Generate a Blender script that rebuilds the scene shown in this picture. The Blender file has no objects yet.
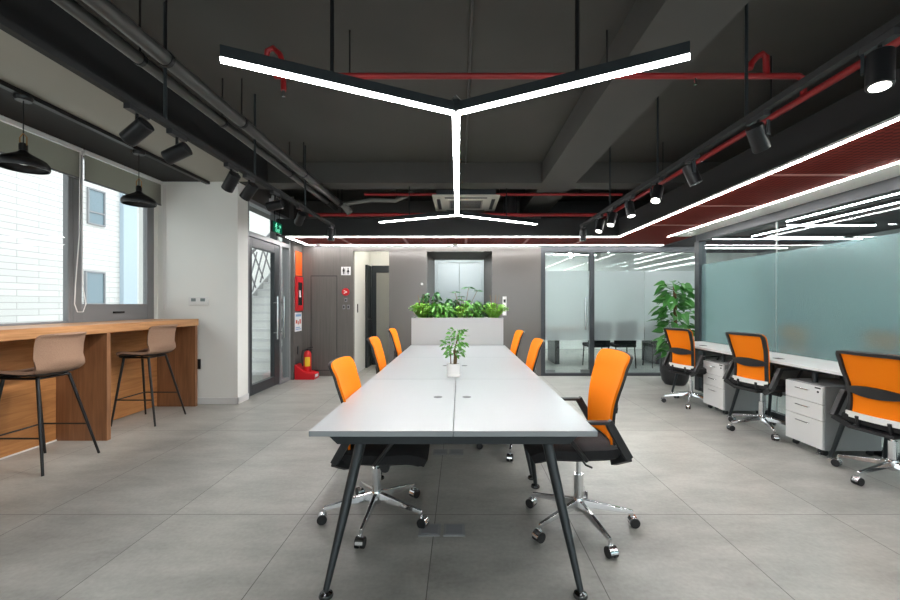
import bpy, bmesh, math, random
from mathutils import Vector, Matrix
random.seed(7)
scene = bpy.context.scene
COL = scene.collection

# ------------------------------------------------------------------ camera
cam_d = bpy.data.cameras.new('camera'); cam = bpy.data.objects.new('camera', cam_d); COL.objects.link(cam)
cam.location = (0, 0, 1.3); cam.rotation_euler = (math.pi/2, 0, 0)
cam_d.sensor_width = 36; cam_d.lens = 16.0
cam_d.shift_x = -10/900; cam_d.shift_y = 4/900
cam_d.clip_start = 0.05; cam_d.clip_end = 200
scene.camera = cam

# ------------------------------------------------------------------ world, sun, exposure
w = bpy.data.worlds.new('sky'); scene.world = w; w.use_nodes = True
bg = w.node_tree.nodes['Background']
bg.inputs['Color'].default_value = (0.94, 0.97, 1.0, 1); bg.inputs['Strength'].default_value = 1.15
sun_d = bpy.data.lights.new('sun', 'SUN'); sun = bpy.data.objects.new('sun', sun_d); COL.objects.link(sun)
sun_d.energy = 0.3; sun_d.angle = 0.03; sun_d.color = (1, 0.97, 0.92)
sun.rotation_euler = Vector((-0.62, 0.35, -0.75)).to_track_quat('-Z', 'Y').to_euler()
def portal(loc, rot, sx, sy):
    d = bpy.data.lights.new('daylight_portal', 'AREA'); o = bpy.data.objects.new('daylight_portal', d)
    d.shape = 'RECTANGLE'; d.size = sx; d.size_y = sy; d.cycles.is_portal = True
    o.location = loc; o.rotation_euler = rot; COL.objects.link(o)
portal((-4.06, 1.6, 1.9), (0, -math.pi/2, 0), 1.7, 7.2)
portal((3.0, -2.75, 1.65), (math.pi/2, 0, math.pi), 10.0, 2.3)
portal((-3.0, 6.2, 1.4), (0, -math.pi/2, 0), 2.8, 1.4)
scene.view_settings.view_transform = 'Standard'; scene.view_settings.look = 'None'
scene.view_settings.gamma = 1; scene.view_settings.use_curve_mapping = False
scene.view_settings.exposure = 1.3
scene.cycles.max_bounces = 8; scene.cycles.diffuse_bounces = 4; scene.cycles.glossy_bounces = 4
scene.cycles.transparent_max_bounces = 12; scene.cycles.sample_clamp_indirect = 6
scene.cycles.caustics_reflective = False; scene.cycles.caustics_refractive = False

# ------------------------------------------------------------------ materials
def s(r, g, b):
    def f(c):
        c /= 255.0
        return c/12.92 if c <= 0.04045 else ((c+0.055)/1.055)**2.4
    return (f(r), f(g), f(b), 1)
def newmat(name):
    m = bpy.data.materials.new(name); m.use_nodes = True
    nt = m.node_tree; nt.nodes.clear()
    out = nt.nodes.new('ShaderNodeOutputMaterial')
    return m, nt, out
def pri(name, c, rough=0.5, metal=0.0, noise=0.0, nscale=30, bump=0.0, spec=0.5, stretch=None):
    m, nt, out = newmat(name)
    p = nt.nodes.new('ShaderNodeBsdfPrincipled'); nt.links.new(p.outputs[0], out.inputs[0])
    p.inputs['Base Color'].default_value = c; p.inputs['Roughness'].default_value = rough
    p.inputs['Metallic'].default_value = metal; p.inputs['Specular IOR Level'].default_value = spec
    if noise or bump:
        tc = nt.nodes.new('ShaderNodeTexCoord'); mp = nt.nodes.new('ShaderNodeMapping')
        if stretch: mp.inputs['Scale'].default_value = stretch
        n = nt.nodes.new('ShaderNodeTexNoise'); n.inputs['Scale'].default_value = nscale; n.inputs['Detail'].default_value = 5
        nt.links.new(tc.outputs['Object'], mp.inputs[0]); nt.links.new(mp.outputs[0], n.inputs['Vector'])
        if noise:
            r = nt.nodes.new('ShaderNodeMix'); r.data_type = 'RGBA'
            r.inputs[6].default_value = tuple(max(0, x*(1-noise)) for x in c[:3])+(1,)
            r.inputs[7].default_value = tuple(min(1, x*(1+noise)) for x in c[:3])+(1,)
            nt.links.new(n.outputs['Fac'], r.inputs[0]); nt.links.new(r.outputs[2], p.inputs['Base Color'])
        if bump:
            b = nt.nodes.new('ShaderNodeBump'); b.inputs['Strength'].default_value = bump; b.inputs['Distance'].default_value = 0.01
            nt.links.new(n.outputs['Fac'], b.inputs['Height']); nt.links.new(b.outputs[0], p.inputs['Normal'])
    return m
def emit(name, c, strength):
    m, nt, out = newmat(name)
    e = nt.nodes.new('ShaderNodeEmission'); e.inputs[0].default_value = c; e.inputs[1].default_value = strength
    nt.links.new(e.outputs[0], out.inputs[0]); return m
def pane_fresnel(nt, ior):
    g = nt.nodes.new('ShaderNodeNewGeometry'); m = nt.nodes.new('ShaderNodeMix'); m.data_type = 'FLOAT'
    m.inputs[2].default_value = ior; m.inputs[3].default_value = 1/ior
    nt.links.new(g.outputs['Backfacing'], m.inputs[0])
    f = nt.nodes.new('ShaderNodeFresnel'); nt.links.new(m.outputs[0], f.inputs[0]); return f
def glass_mat(name, tint, ior=1.45, rough=0.0):
    m, nt, out = newmat(name)
    t = nt.nodes.new('ShaderNodeBsdfTransparent'); t.inputs[0].default_value = tint
    g = nt.nodes.new('ShaderNodeBsdfGlossy'); g.inputs['Roughness'].default_value = rough
    f = pane_fresnel(nt, ior)
    mx = nt.nodes.new('ShaderNodeMixShader')
    nt.links.new(f.outputs[0], mx.inputs[0]); nt.links.new(t.outputs[0], mx.inputs[1]); nt.links.new(g.outputs[0], mx.inputs[2])
    nt.links.new(mx.outputs[0], out.inputs[0]); return m
def frosted_mat(name, c, clear, ior=1.7, rough=0.28, blur=0.3, tint=(0.92, 0.96, 0.96, 1)):
    m, nt, out = newmat(name)
    d = nt.nodes.new('ShaderNodeBsdfDiffuse'); d.inputs[0].default_value = c
    tl = nt.nodes.new('ShaderNodeBsdfTranslucent'); tl.inputs[0].default_value = c
    tr = nt.nodes.new('ShaderNodeBsdfRefraction'); tr.inputs['Color'].default_value = tint; tr.inputs['Roughness'].default_value = blur; tr.inputs['IOR'].default_value = 1.25
    g = nt.nodes.new('ShaderNodeBsdfGlossy'); g.inputs['Roughness'].default_value = rough
    f = pane_fresnel(nt, ior)
    a = nt.nodes.new('ShaderNodeMixShader'); a.inputs[0].default_value = 0.45
    b = nt.nodes.new('ShaderNodeMixShader'); b.inputs[0].default_value = clear
    e = nt.nodes.new('ShaderNodeMixShader')
    L = nt.links.new
    L(d.outputs[0], a.inputs[1]); L(tl.outputs[0], a.inputs[2]); L(a.outputs[0], b.inputs[1]); L(tr.outputs[0], b.inputs[2])
    L(f.outputs[0], e.inputs[0]); L(b.outputs[0], e.inputs[1]); L(g.outputs[0], e.inputs[2]); L(e.outputs[0], out.inputs[0])
    return m
def wood_mat(name, c1, c2, sc=(14, 1.2, 14), rough=0.42):
    m, nt, out = newmat(name)
    p = nt.nodes.new('ShaderNodeBsdfPrincipled'); nt.links.new(p.outputs[0], out.inputs[0]); p.inputs['Roughness'].default_value = rough
    tc = nt.nodes.new('ShaderNodeTexCoord'); mp = nt.nodes.new('ShaderNodeMapping'); mp.inputs['Scale'].default_value = sc
    n = nt.nodes.new('ShaderNodeTexNoise'); n.inputs['Scale'].default_value = 2.2; n.inputs['Detail'].default_value = 7; n.inputs['Distortion'].default_value = 0.8
    cr = nt.nodes.new('ShaderNodeValToRGB'); cr.color_ramp.elements[0].color = c1; cr.color_ramp.elements[1].color = c2
    cr.color_ramp.elements[0].position = 0.3; cr.color_ramp.elements[1].position = 0.7
    L = nt.links.new
    L(tc.outputs['Object'], mp.inputs[0]); L(mp.outputs[0], n.inputs['Vector']); L(n.outputs['Fac'], cr.inputs[0]); L(cr.outputs[0], p.inputs['Base Color'])
    return m
def floor_mat():
    m, nt, out = newmat('floor_tile'); L = nt.links.new
    p = nt.nodes.new('ShaderNodeBsdfPrincipled'); L(p.outputs[0], out.inputs[0])
    tc = nt.nodes.new('ShaderNodeTexCoord'); sx = nt.nodes.new('ShaderNodeSeparateXYZ'); L(tc.outputs['Object'], sx.inputs[0])
    def mth(op, a, b=None):
        n = nt.nodes.new('ShaderNodeMath'); n.operation = op
        for i, v in enumerate((a, b)):
            if v is None: continue
            if isinstance(v, (int, float)): n.inputs[i].default_value = v
            else: L(v, n.inputs[i])
        return n.outputs[0]
    def line(co, off, per, wd):
        f = mth('FRACT', mth('DIVIDE', mth('SUBTRACT', co, off - 50*per), per))
        d = mth('MULTIPLY', mth('SUBTRACT', 0.5, mth('ABSOLUTE', mth('SUBTRACT', f, 0.5))), per)
        return mth('LESS_THAN', d, wd)
    g = mth('MAXIMUM', line(sx.outputs[0], 0.66, 0.81, 0.0022), line(sx.outputs[1], 2.47, 1.64, 0.0022))
    tile = mth('ADD', mth('MULTIPLY', mth('FLOOR', mth('DIVIDE', mth('SUBTRACT', sx.outputs[0], 0.66-81), 0.81)), 3.7),
               mth('MULTIPLY', mth('FLOOR', mth('DIVIDE', mth('SUBTRACT', sx.outputs[1], 2.47-164), 1.64)), 9.1))
    wn = nt.nodes.new('ShaderNodeTexWhiteNoise'); wn.noise_dimensions = '1D'; L(tile, wn.inputs['W'])
    mp = nt.nodes.new('ShaderNodeMapping'); mp.inputs['Scale'].default_value = (1.0, 2.2, 1); L(tc.outputs['Object'], mp.inputs[0])
    n1 = nt.nodes.new('ShaderNodeTexNoise'); n1.inputs['Scale'].default_value = 2.0; n1.inputs['Detail'].default_value = 8; n1.inputs['Roughness'].default_value = 0.65
    L(mp.outputs[0], n1.inputs['Vector'])
    n2 = nt.nodes.new('ShaderNodeTexNoise'); n2.inputs['Scale'].default_value = 45; n2.inputs['Detail'].default_value = 4; L(tc.outputs['Object'], n2.inputs['Vector'])
    v = mth('ADD', mth('ADD', mth('MULTIPLY', n1.outputs['Fac'], 0.7), mth('MULTIPLY', n2.outputs['Fac'], 0.22)), mth('MULTIPLY', wn.outputs['Value'], 0.08))
    cr = nt.nodes.new('ShaderNodeValToRGB'); L(v, cr.inputs[0])
    cr.color_ramp.elements[0].position = 0.3; cr.color_ramp.elements[0].color = s(136, 136, 131)
    cr.color_ramp.elements[1].position = 0.72; cr.color_ramp.elements[1].color = s(186, 186, 180)
    mx = nt.nodes.new('ShaderNodeMix'); mx.data_type = 'RGBA'; L(g, mx.inputs[0]); L(cr.outputs[0], mx.inputs[6]); mx.inputs[7].default_value = s(92, 91, 88)
    L(mx.outputs[2], p.inputs['Base Color'])
    r = mth('ADD', 0.26, mth('MULTIPLY', n1.outputs['Fac'], 0.22)); L(r, p.inputs['Roughness'])
    return m
def redmesh_mat():
    m, nt, out = newmat('red_expanded_mesh'); L = nt.links.new
    p = nt.nodes.new('ShaderNodeBsdfPrincipled'); L(p.outputs[0], out.inputs[0]); p.inputs['Roughness'].default_value = 0.9; p.inputs['Specular IOR Level'].default_value = 0.15
    tc = nt.nodes.new('ShaderNodeTexCoord'); mp = nt.nodes.new('ShaderNodeMapping'); L(tc.outputs['Object'], mp.inputs[0])
    mp.inputs['Rotation'].default_value = (0, 0, math.radians(45)); mp.inputs['Scale'].default_value = (28, 28, 28)
    ck = nt.nodes.new('ShaderNodeTexChecker'); ck.inputs['Scale'].default_value = 1.0; L(mp.outputs[0], ck.inputs['Vector'])
    ck.inputs[1].default_value = s(128, 44, 36); ck.inputs[2].default_value = s(92, 32, 27)
    L(ck.outputs[0], p.inputs['Base Color']); return m
def tile_facade():
    m, nt, out = newmat('white_tile_facade'); L = nt.links.new
    p = nt.nodes.new('ShaderNodeBsdfPrincipled'); L(p.outputs[0], out.inputs[0]); p.inputs['Roughness'].default_value = 0.6
    tc = nt.nodes.new('ShaderNodeTexCoord'); sx = nt.nodes.new('ShaderNodeSeparateXYZ'); cx = nt.nodes.new('ShaderNodeCombineXYZ')
    L(tc.outputs['Object'], sx.inputs[0]); L(sx.outputs[1], cx.inputs[0]); L(sx.outputs[2], cx.inputs[1])
    b = nt.nodes.new('ShaderNodeTexBrick'); L(cx.outputs[0], b.inputs['Vector'])
    b.inputs['Color1'].default_value = s(214, 213, 210); b.inputs['Color2'].default_value = s(204, 203, 201); b.inputs['Mortar'].default_value = s(168, 167, 165)
    b.inputs['Scale'].default_value = 1; b.inputs['Brick Width'].default_value = 0.95; b.inputs['Row Height'].default_value = 0.148
    b.inputs['Mortar Size'].default_value = 0.008; L(b.outputs[0], p.inputs['Base Color']); return m

M = {}
M['floor'] = floor_mat(); M['redmesh'] = redmesh_mat(); M['facade'] = tile_facade()
M['slab'] = pri('dark_painted_concrete', s(70, 69, 65), 0.8, noise=0.18, nscale=1.6)
M['beam'] = pri('painted_beam', s(74, 73, 70), 0.8, noise=0.1, nscale=2)
M['black_ceiling'] = pri('black_paint', s(36, 37, 38), 0.8)
M['grey_board'] = pri('grey_ceiling_board', s(150, 148, 139), 0.8)
M['white_wall'] = pri('white_paint', s(243, 244, 240), 0.6, noise=0.02, nscale=3)
M['grey_panel'] = pri('grey_lacquer_panel', s(104, 101, 98), 0.16, noise=0.03, nscale=2)
M['grey_wood'] = wood_mat('grey_wood_panel', s(92, 89, 85), s(104, 100, 96), (26, 26, 0.7), 0.35)
M['alu'] = pri('grey_aluminium', s(132, 133, 136), 0.4, 0.1)
M['dark_alu'] = pri('dark_aluminium', s(62, 66, 70), 0.4, 0.3)
M['glass'] = glass_mat('clear_glass', (0.93, 0.96, 0.96, 1))
M['tint_glass'] = glass_mat('partition_glass', (0.87, 0.93, 0.93, 1), 1.5)
M['frost_teal'] = frosted_mat('teal_frosted_film', s(176, 212, 212), 0.72, 1.6, 0.25, 0.26, (0.80, 0.925, 0.935, 1))
M['frost_white'] = frosted_mat('white_frosted_film', s(222, 230, 232), 0.62, 1.5, 0.25, 0.3)
M['oak'] = wood_mat('oak_veneer', s(168, 118, 76), s(200, 150, 104), (16, 1.0, 16))
M['oak_shaded'] = wood_mat('oak_veneer_shaded', s(118, 80, 54), s(146, 102, 70), (14, 14, 0.9))  # oak darkened in colour for the support faces that catch less light
M['oak_lit'] = wood_mat('oak_veneer_lit', s(162, 108, 62), s(194, 138, 86), (14, 1.2, 14))  # same oak made lighter and more orange, the light on the back put into colour
M['tabletop'] = pri('pale_grey_laminate', s(160, 166, 169), 0.28)
M['black_metal'] = pri('black_powder_coat', s(23, 24, 26), 0.35, 0.2)
M['charcoal'] = pri('charcoal_steel', s(46, 52, 55), 0.35, 0.3)
M['chrome'] = pri('chrome', s(225, 226, 228), 0.1, 1.0)
M['dark_chrome'] = pri('dark_chrome', s(96, 98, 100), 0.12, 1.0)
M['steel'] = pri('brushed_steel', s(140, 148, 149), 0.3, 0.9, noise=0.05, nscale=20, stretch=(60, 60, 1))
M['orange'] = pri('orange_mesh_fabric', s(255, 132, 8), 0.75, noise=0.06, nscale=300, bump=0.15, spec=0.2)
M['black_fabric'] = pri('black_fabric', s(30, 30, 32), 0.85, noise=0.2, nscale=200, bump=0.2)
M['black_plastic'] = pri('black_plastic', s(34, 35, 37), 0.45)
M['white_plastic'] = pri('white_plastic', s(236, 236, 234), 0.35)
M['white_lacquer'] = pri('white_lacquer', s(228, 229, 228), 0.3)
M['planter'] = pri('pale_grey_planter', s(182, 185, 185), 0.4)
M['tweed'] = pri('brown_tweed', s(150, 120, 100), 0.9, noise=0.28, nscale=170, bump=0.4)
M['red_pipe'] = pri('red_pipe_paint', s(146, 28, 30), 0.4)
M['grey_pipe'] = pri('grey_conduit', s(84, 84, 82), 0.35, 0.4)
M['grey_hose'] = pri('grey_insulation', s(120, 120, 116), 0.8)
M['red'] = pri('fire_red', s(206, 30, 38), 0.35)
M['orange_panel'] = pri('orange_panel_coat', s(240, 98, 30), 0.5)  # one even orange coating
M['dark_glass'] = pri('dark_glass', s(26, 28, 28), 0.1)
M['green_sign'] = emit('green_sign', s(8, 64, 46), 0.7)
M['green_glyph'] = emit('green_glyph', s(120, 240, 190), 0.7)
M['led'] = emit('led_diffuser', (1, 0.985, 0.98, 1), 42.0)
M['led_line'] = emit('led_line', (1, 0.97, 0.95, 1), 22.0)
M['led_far'] = emit('led_far', (0.97, 1, 1, 1), 27.0)
M['lens'] = emit('spot_lens', (1, 0.96, 0.9, 1), 12.0)
M['dim_lens'] = pri('spot_glass', s(70, 72, 74), 0.15)
M['leaf'] = pri('green_leaf', s(92, 156, 62), 0.42, noise=0.35, nscale=9)
M['leaf_dark'] = pri('dark_leaf', s(48, 104, 50), 0.35, noise=0.35, nscale=7)
M['leaf_light'] = pri('light_leaf', s(132, 192, 66), 0.45, noise=0.3, nscale=9)
M['leaf_pothos'] = pri('pothos_leaf', s(66, 132, 58), 0.35, noise=0.35, nscale=6)
M['stem'] = pri('brown_stem', s(104, 82, 56), 0.8)
M['soil'] = pri('soil', s(58, 46, 36), 0.95, noise=0.3, nscale=60)
M['ceramic'] = pri('white_ceramic', s(240, 240, 238), 0.2)
M['brass'] = pri('brass', s(176, 132, 84), 0.3, 0.9)
M['blind'] = pri('grey_blind_fabric', s(150, 152, 144), 0.85)
def cloth_mat(name, c):
    m, nt, out = newmat(name); a = nt.nodes.new('ShaderNodeMixShader'); a.inputs[0].default_value = 0.55
    d = nt.nodes.new('ShaderNodeBsdfDiffuse'); t = nt.nodes.new('ShaderNodeBsdfTranslucent')
    d.inputs[0].default_value = c; t.inputs[0].default_value = c
    nt.links.new(d.outputs[0], a.inputs[1]); nt.links.new(t.outputs[0], a.inputs[2]); nt.links.new(a.outputs[0], out.inputs[0]); return m
M['blind'] = cloth_mat('grey_blind_cloth', s(178, 178, 168))
M['cord'] = pri('white_cord', s(238, 236, 236), 0.6)
M['concrete_out'] = pri('pale_paving', s(222, 222, 218), 0.8)
M['paper'] = pri('white_paper', s(226, 228, 230), 0.6)
M['print_blue'] = pri('blue_print', s(120, 160, 200), 0.6)
M['print_red'] = pri('red_print', s(200, 84, 60), 0.6)
M['yellow'] = pri('yellow_print', s(232, 196, 40), 0.5)
M['sky_glass'] = pri('facade_window_glass', s(112, 132, 142), 0.15)
M['socket_grey'] = pri('satin_grey_plate', s(150, 152, 154), 0.4, 0.2); M['socket_lid'] = pri('grey_socket_lid', s(136, 140, 144), 0.3, 0.2)
M['screen'] = pri('grey_screen', s(120, 132, 132), 0.2)

# ------------------------------------------------------------------ mesh builder
class MB:
    def __init__(self): self.bm = bmesh.new()
    def box(self, x0, x1, y0, y1, z0, z1, mat=None):
        vs = [self.bm.verts.new(p) for p in ((x0,y0,z0),(x1,y0,z0),(x1,y1,z0),(x0,y1,z0),(x0,y0,z1),(x1,y0,z1),(x1,y1,z1),(x0,y1,z1))]
        for f in ((0,3,2,1),(4,5,6,7),(0,1,5,4),(1,2,6,5),(2,3,7,6),(3,0,4,7)): self.bm.faces.new([vs[i] for i in f])
        if mat: bmesh.ops.transform(self.bm, matrix=mat, verts=vs)
        return self
    def bar(self, a, b, w, h, up=(0,0,1)):
        a = Vector(a); b = Vector(b); d = (b-a); L = d.length; d.normalize()
        u = Vector(up); side = d.cross(u)
        if side.length < 1e-4: side = d.cross(Vector((1,0,0)))
        side.normalize(); u = side.cross(d)
        m = Matrix(((side.x,d.x,u.x,a.x),(side.y,d.y,u.y,a.y),(side.z,d.z,u.z,a.z),(0,0,0,1)))
        return self.box(-w/2, w/2, 0, L, -h/2, h/2, m)
    def ring(self, c, r, t, n, sx=1, sy=1):
        t = Vector(t).normalized(); a = t.orthogonal().normalized(); b = t.cross(a)
        return [self.bm.verts.new(Vector(c)+a*(r*sx*math.cos(2*math.pi*i/n))+b*(r*sy*math.sin(2*math.pi*i/n))) for i in range(n)]
    def tube(self, pts, r, n=10, cap=True):
        pts = [Vector(p) for p in pts]; k = len(pts)
        rs = r if isinstance(r, (list, tuple)) else [r]*k
        t0 = (pts[1]-pts[0]).normalized(); a = t0.orthogonal().normalized(); prev = None; first = None
        for i, p in enumerate(pts):
            t = (pts[min(i+1,k-1)]-pts[max(i-1,0)]).normalized()
            a = (a - t*a.dot(t)).normalized(); b = t.cross(a)
            rg = [self.bm.verts.new(p+a*(rs[i]*math.cos(2*math.pi*j/n))+b*(rs[i]*math.sin(2*math.pi*j/n))) for j in range(n)]
            if prev:
                for j in range(n): self.bm.faces.new((prev[j], prev[(j+1)%n], rg[(j+1)%n], rg[j]))
            else: first = rg
            prev = rg
        if cap:
            self.bm.faces.new(list(reversed(first))); self.bm.faces.new(prev)
        return self
    def lathe(self, prof, n=28, c=(0,0,0)):
        c = Vector(c); rings = []
        for (r, z) in prof:
            if r < 1e-5: rings.append([self.bm.verts.new(c+Vector((0,0,z)))])
            else: rings.append([self.bm.verts.new(c+Vector((r*math.cos(2*math.pi*i/n), r*math.sin(2*math.pi*i/n), z))) for i in range(n)])
        for A, B in zip(rings, rings[1:]):
            for i in range(n):
                j = (i+1) % n
                if len(A) == 1 and len(B) == 1: continue
                if len(A) == 1: self.bm.faces.new((A[0], B[j], B[i]))
                elif len(B) == 1: self.bm.faces.new((A[i], A[j], B[0]))
                else: self.bm.faces.new((A[i], A[j], B[j], B[i]))
        return self
    def cyl(self, a, b, r, n=20): return self.tube([a, b], r, n)
    def prism(self, poly, axis, lo, hi):
        def P(p, t): return {'x': (t,p[0],p[1]), 'y': (p[0],t,p[1]), 'z': (p[0],p[1],t)}[axis]
        A = [self.bm.verts.new(P(p, lo)) for p in poly]; B = [self.bm.verts.new(P(p, hi)) for p in poly]
        n = len(poly)
        self.bm.faces.new(list(reversed(A))); self.bm.faces.new(B)
        for i in range(n): self.bm.faces.new((A[i], A[(i+1)%n], B[(i+1)%n], B[i]))
        return self
    def grid(self, f, nu, nv):
        V = [[self.bm.verts.new(f(i/nu, j/nv)) for i in range(nu+1)] for j in range(nv+1)]
        for j in range(nv):
            for i in range(nu): self.bm.faces.new((V[j][i], V[j][i+1], V[j+1][i+1], V[j+1][i]))
        return self
    def solid(self, f, th, nu, nv):
        # sheet f(u,v) with a thickness function/constant along its normal
        e = 1e-3
        def nrm(u, v):
            du = Vector(f(min(u+e,1), v))-Vector(f(max(u-e,0), v)); dv = Vector(f(u, min(v+e,1)))-Vector(f(u, max(v-e,0)))
            return du.cross(dv).normalized()
        A = [[None]*(nu+1) for _ in range(nv+1)]; B = [[None]*(nu+1) for _ in range(nv+1)]
        for j in range(nv+1):
            for i in range(nu+1):
                u, v = i/nu, j/nv; p = Vector(f(u, v)); n = nrm(u, v)
                t = th(u, v) if callable(th) else th
                A[j][i] = self.bm.verts.new(p+n*t/2); B[j][i] = self.bm.verts.new(p-n*t/2)
        for j in range(nv):
            for i in range(nu):
                self.bm.faces.new((A[j][i], A[j][i+1], A[j+1][i+1], A[j+1][i]))
                self.bm.faces.new((B[j][i], B[j+1][i], B[j+1][i+1], B[j][i+1]))
        for j in range(nv):
            self.bm.faces.new((A[j][0], A[j+1][0], B[j+1][0], B[j][0])); self.bm.faces.new((A[j][nu], B[j][nu], B[j+1][nu], A[j+1][nu]))
        for i in range(nu):
            self.bm.faces.new((A[0][i], B[0][i], B[0][i+1], A[0][i+1])); self.bm.faces.new((A[nv][i], A[nv][i+1], B[nv][i+1], B[nv][i]))
        return self
    def leaf(self, base, d, L, W, droop=0.3, up=(0,0,1), fold=0.15, heart=False, roll=1.1):
        d = Vector(d).normalized(); side = d.cross(Vector(up))
        if side.length < 1e-3: side = Vector((1,0,0))
        side.normalize(); side.rotate(Matrix.Rotation(random.uniform(-roll, roll), 3, d)); nrm = side.cross(d); base = Vector(base)
        prof = ((0,.06),(.12,.8),(.35,1),(.65,.7),(1,.02)) if heart else ((0,.06),(.25,.7),(.5,1),(.78,.62),(1,.02))
        rows = []
        for t, ww in prof:
            c = base + d*(L*t) - Vector((0,0,1))*(droop*L*t*t)
            h = nrm*(fold*W*ww)
            rows.append((self.bm.verts.new(c-side*(W*ww/2)+h), self.bm.verts.new(c), self.bm.verts.new(c+side*(W*ww/2)+h)))
        for a, b in zip(rows, rows[1:]):
            self.bm.faces.new((a[0],a[1],b[1],b[0])); self.bm.faces.new((a[1],a[2],b[2],b[1]))
        return self
    def build(self, name, mat, parent=None, smooth=False, bevel=0.0, seg=2, sub=0):
        me = bpy.data.meshes.new(name); bmesh.ops.recalc_face_normals(self.bm, faces=self.bm.faces); self.bm.to_mesh(me); self.bm.free()
        o = bpy.data.objects.new(name, me); COL.objects.link(o)
        me.materials.append(M[mat] if isinstance(mat, str) else mat)
        if smooth:
            for p in me.polygons: p.use_smooth = True
            try: me.set_sharp_from_angle(angle=math.radians(40))
            except Exception: pass
        if bevel:
            b = o.modifiers.new('bevel', 'BEVEL'); b.width = bevel; b.segments = seg; b.limit_method = 'ANGLE'
        if sub:
            m = o.modifiers.new('sub', 'SUBSURF'); m.levels = sub; m.render_levels = sub
        if parent: o.parent = parent
        return o
def BX(*a): return MB().box(*a)
def tag(o, label, cat, group=None, kind=None):
    o['label'] = label; o['category'] = cat
    if group: o['group'] = group
    if kind: o['kind'] = kind
    return o
def struct(o): o['kind'] = 'structure'; return o
def thing(name, label, cat, loc=(0,0,0), rz=0, group=None):
    o = bpy.data.objects.new(name, None); COL.objects.link(o); o.empty_display_size = 0.1
    o.location = loc; o.rotation_euler = (0,0,rz); return tag(o, label, cat, group)
def dup(o, parent=None):
    c = o.copy(); COL.objects.link(c)
    if parent: c.parent = parent
    for ch in list(o.children): dup(ch, c)
    return c
def kids(o, name): return [c for c in o.children if c.name.split('.')[0] == name]

F = 400.0
def at(px, py, d): return Vector(((px-460)/F*d, d, 1.3-(py-304)/F*d))

# ================================================================== STRUCTURE
XW = -3.93          # window wall
YB = 7.22           # back wall
ZS = 3.16           # slab
ZB = 2.89           # beam undersides
XG = 3.62           # right glass partition
struct(BX(-4.2, 9.2, -2.8, 13, -0.12, 0).build('floor', 'floor'))
struct(BX(-4.2, 9.2, -2.8, 13, ZS, ZS+0.2).build('ceiling', 'slab'))
# left window wall
lw = MB()
lw.box(XW-0.2, XW, -2.8, 5.45, 0, 1.10); lw.box(XW-0.2, XW, -2.8, 5.45, 2.88, ZS)
lw.box(XW-0.2, XW, 5.14, 5.45, 1.10, 2.88); lw.box(XW-0.2, XW, -2.8, -2.2, 1.10, 2.88)
struct(lw.build('wall_left', 'white_wall'))
struct(BX(XW-0.2, -2.89, 5.2, 5.45, 0, ZB).build('wall_pier', 'white_wall'))
bb = MB(); bb.box(XW, -2.875, 5.185, 5.2, 0, 0.085); bb.box(-2.89, -2.875, 5.185, 5.45, 0, 0.085)
struct(bb.build('baseboard_pier', 'white_lacquer', bevel=0.003))
rw = MB(); rw.box(-4.2, -2.2, -2.8, -2.7, 0, ZS); rw.box(8.2, 9.2, -2.8, -2.7, 0, ZS); rw.box(-2.2, 8.2, -2.8, -2.7, 0, 0.5); rw.box(-2.2, 8.2, -2.8, -2.7, 2.8, ZS)
struct(rw.build('wall_rear', 'white_wall'))
w3 = bpy.data.objects.new('window_rear_added', None); COL.objects.link(w3); w3.location = (3.0, -2.75, 0.5); struct(w3)  # added window behind the camera, lets more daylight into the room
f = MB()
for x in (-5.17, -2.6, 0, 2.6, 5.17): f.box(x-0.03, x+0.03, -0.04, 0.04, 0, 2.3)
f.box(-5.2, 5.2, -0.04, 0.04, 0, 0.06); f.box(-5.2, 5.2, -0.04, 0.04, 2.24, 2.3)
f.build('window_frame', 'alu', w3); BX(-5.2, 5.2, -0.006, 0.006, 0.06, 2.24).build('window_pane', 'glass', w3)
# left edge beam, light board, cross beam, long beam
struct(BX(XW-0.2, -3.27, -2.8, 5.2, ZB, ZS).build('trim_edge_beam', 'black_ceiling'))
struct(BX(-3.27, -2.62, -2.8, 5.2, ZB, ZS).build('trim_grey_board', 'grey_board'))
struct(BX(-2.62, -2.50, -2.8, 5.2, ZB-0.02, ZS).build('trim_board_edge', 'black_ceiling'))
struct(BX(-3.3, -3.25, -2.8, 5.2, ZB-0.035, ZB).build('trim_pendant_rail', 'black_metal'))
struct(BX(-4.1, 9.2, 5.25, 5.54, ZB, ZS).build('trim_cross_beam', 'beam'))
struct(BX(1.08, 1.52, -2.8, 5.25, ZB, ZS).build('trim_long_beam', 'beam'))
struct(BX(1.08, 1.52, 5.54, YB, ZB, ZS).build('trim_long_beam_rear', 'beam'))
# left door wall
dl = MB()
dl.box(-3.05, -2.93, 5.45, 6.88, 2.76, ZS); dl.box(-2.95, -2.85, 6.85, YB, 0, ZS)
struct(dl.build('wall_left_rear', 'grey_panel'))
# back wall pieces
bw = MB()
def bwall(x0, x1, z0, z1): bw.box(x0, x1, YB, YB+0.1, z0, z1)
bwall(-1.28, -0.60, 0, ZS); bwall(0.58, 1.46, 0, ZS)
bwall(-1.93, -1.28, 2.26, ZS); bwall(-0.60, 0.58, 2.25, ZS)
struct(bw.build('wall_back', 'grey_panel'))
struct(BX(-2.95, -1.93, YB, YB+0.1, 0, ZS).build('wall_back_left', 'grey_wood'))
struct(BX(1.46, 4.4, YB, YB+0.1, 2.33, ZS).build('wall_back_upper', 'black_ceiling'))
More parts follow.
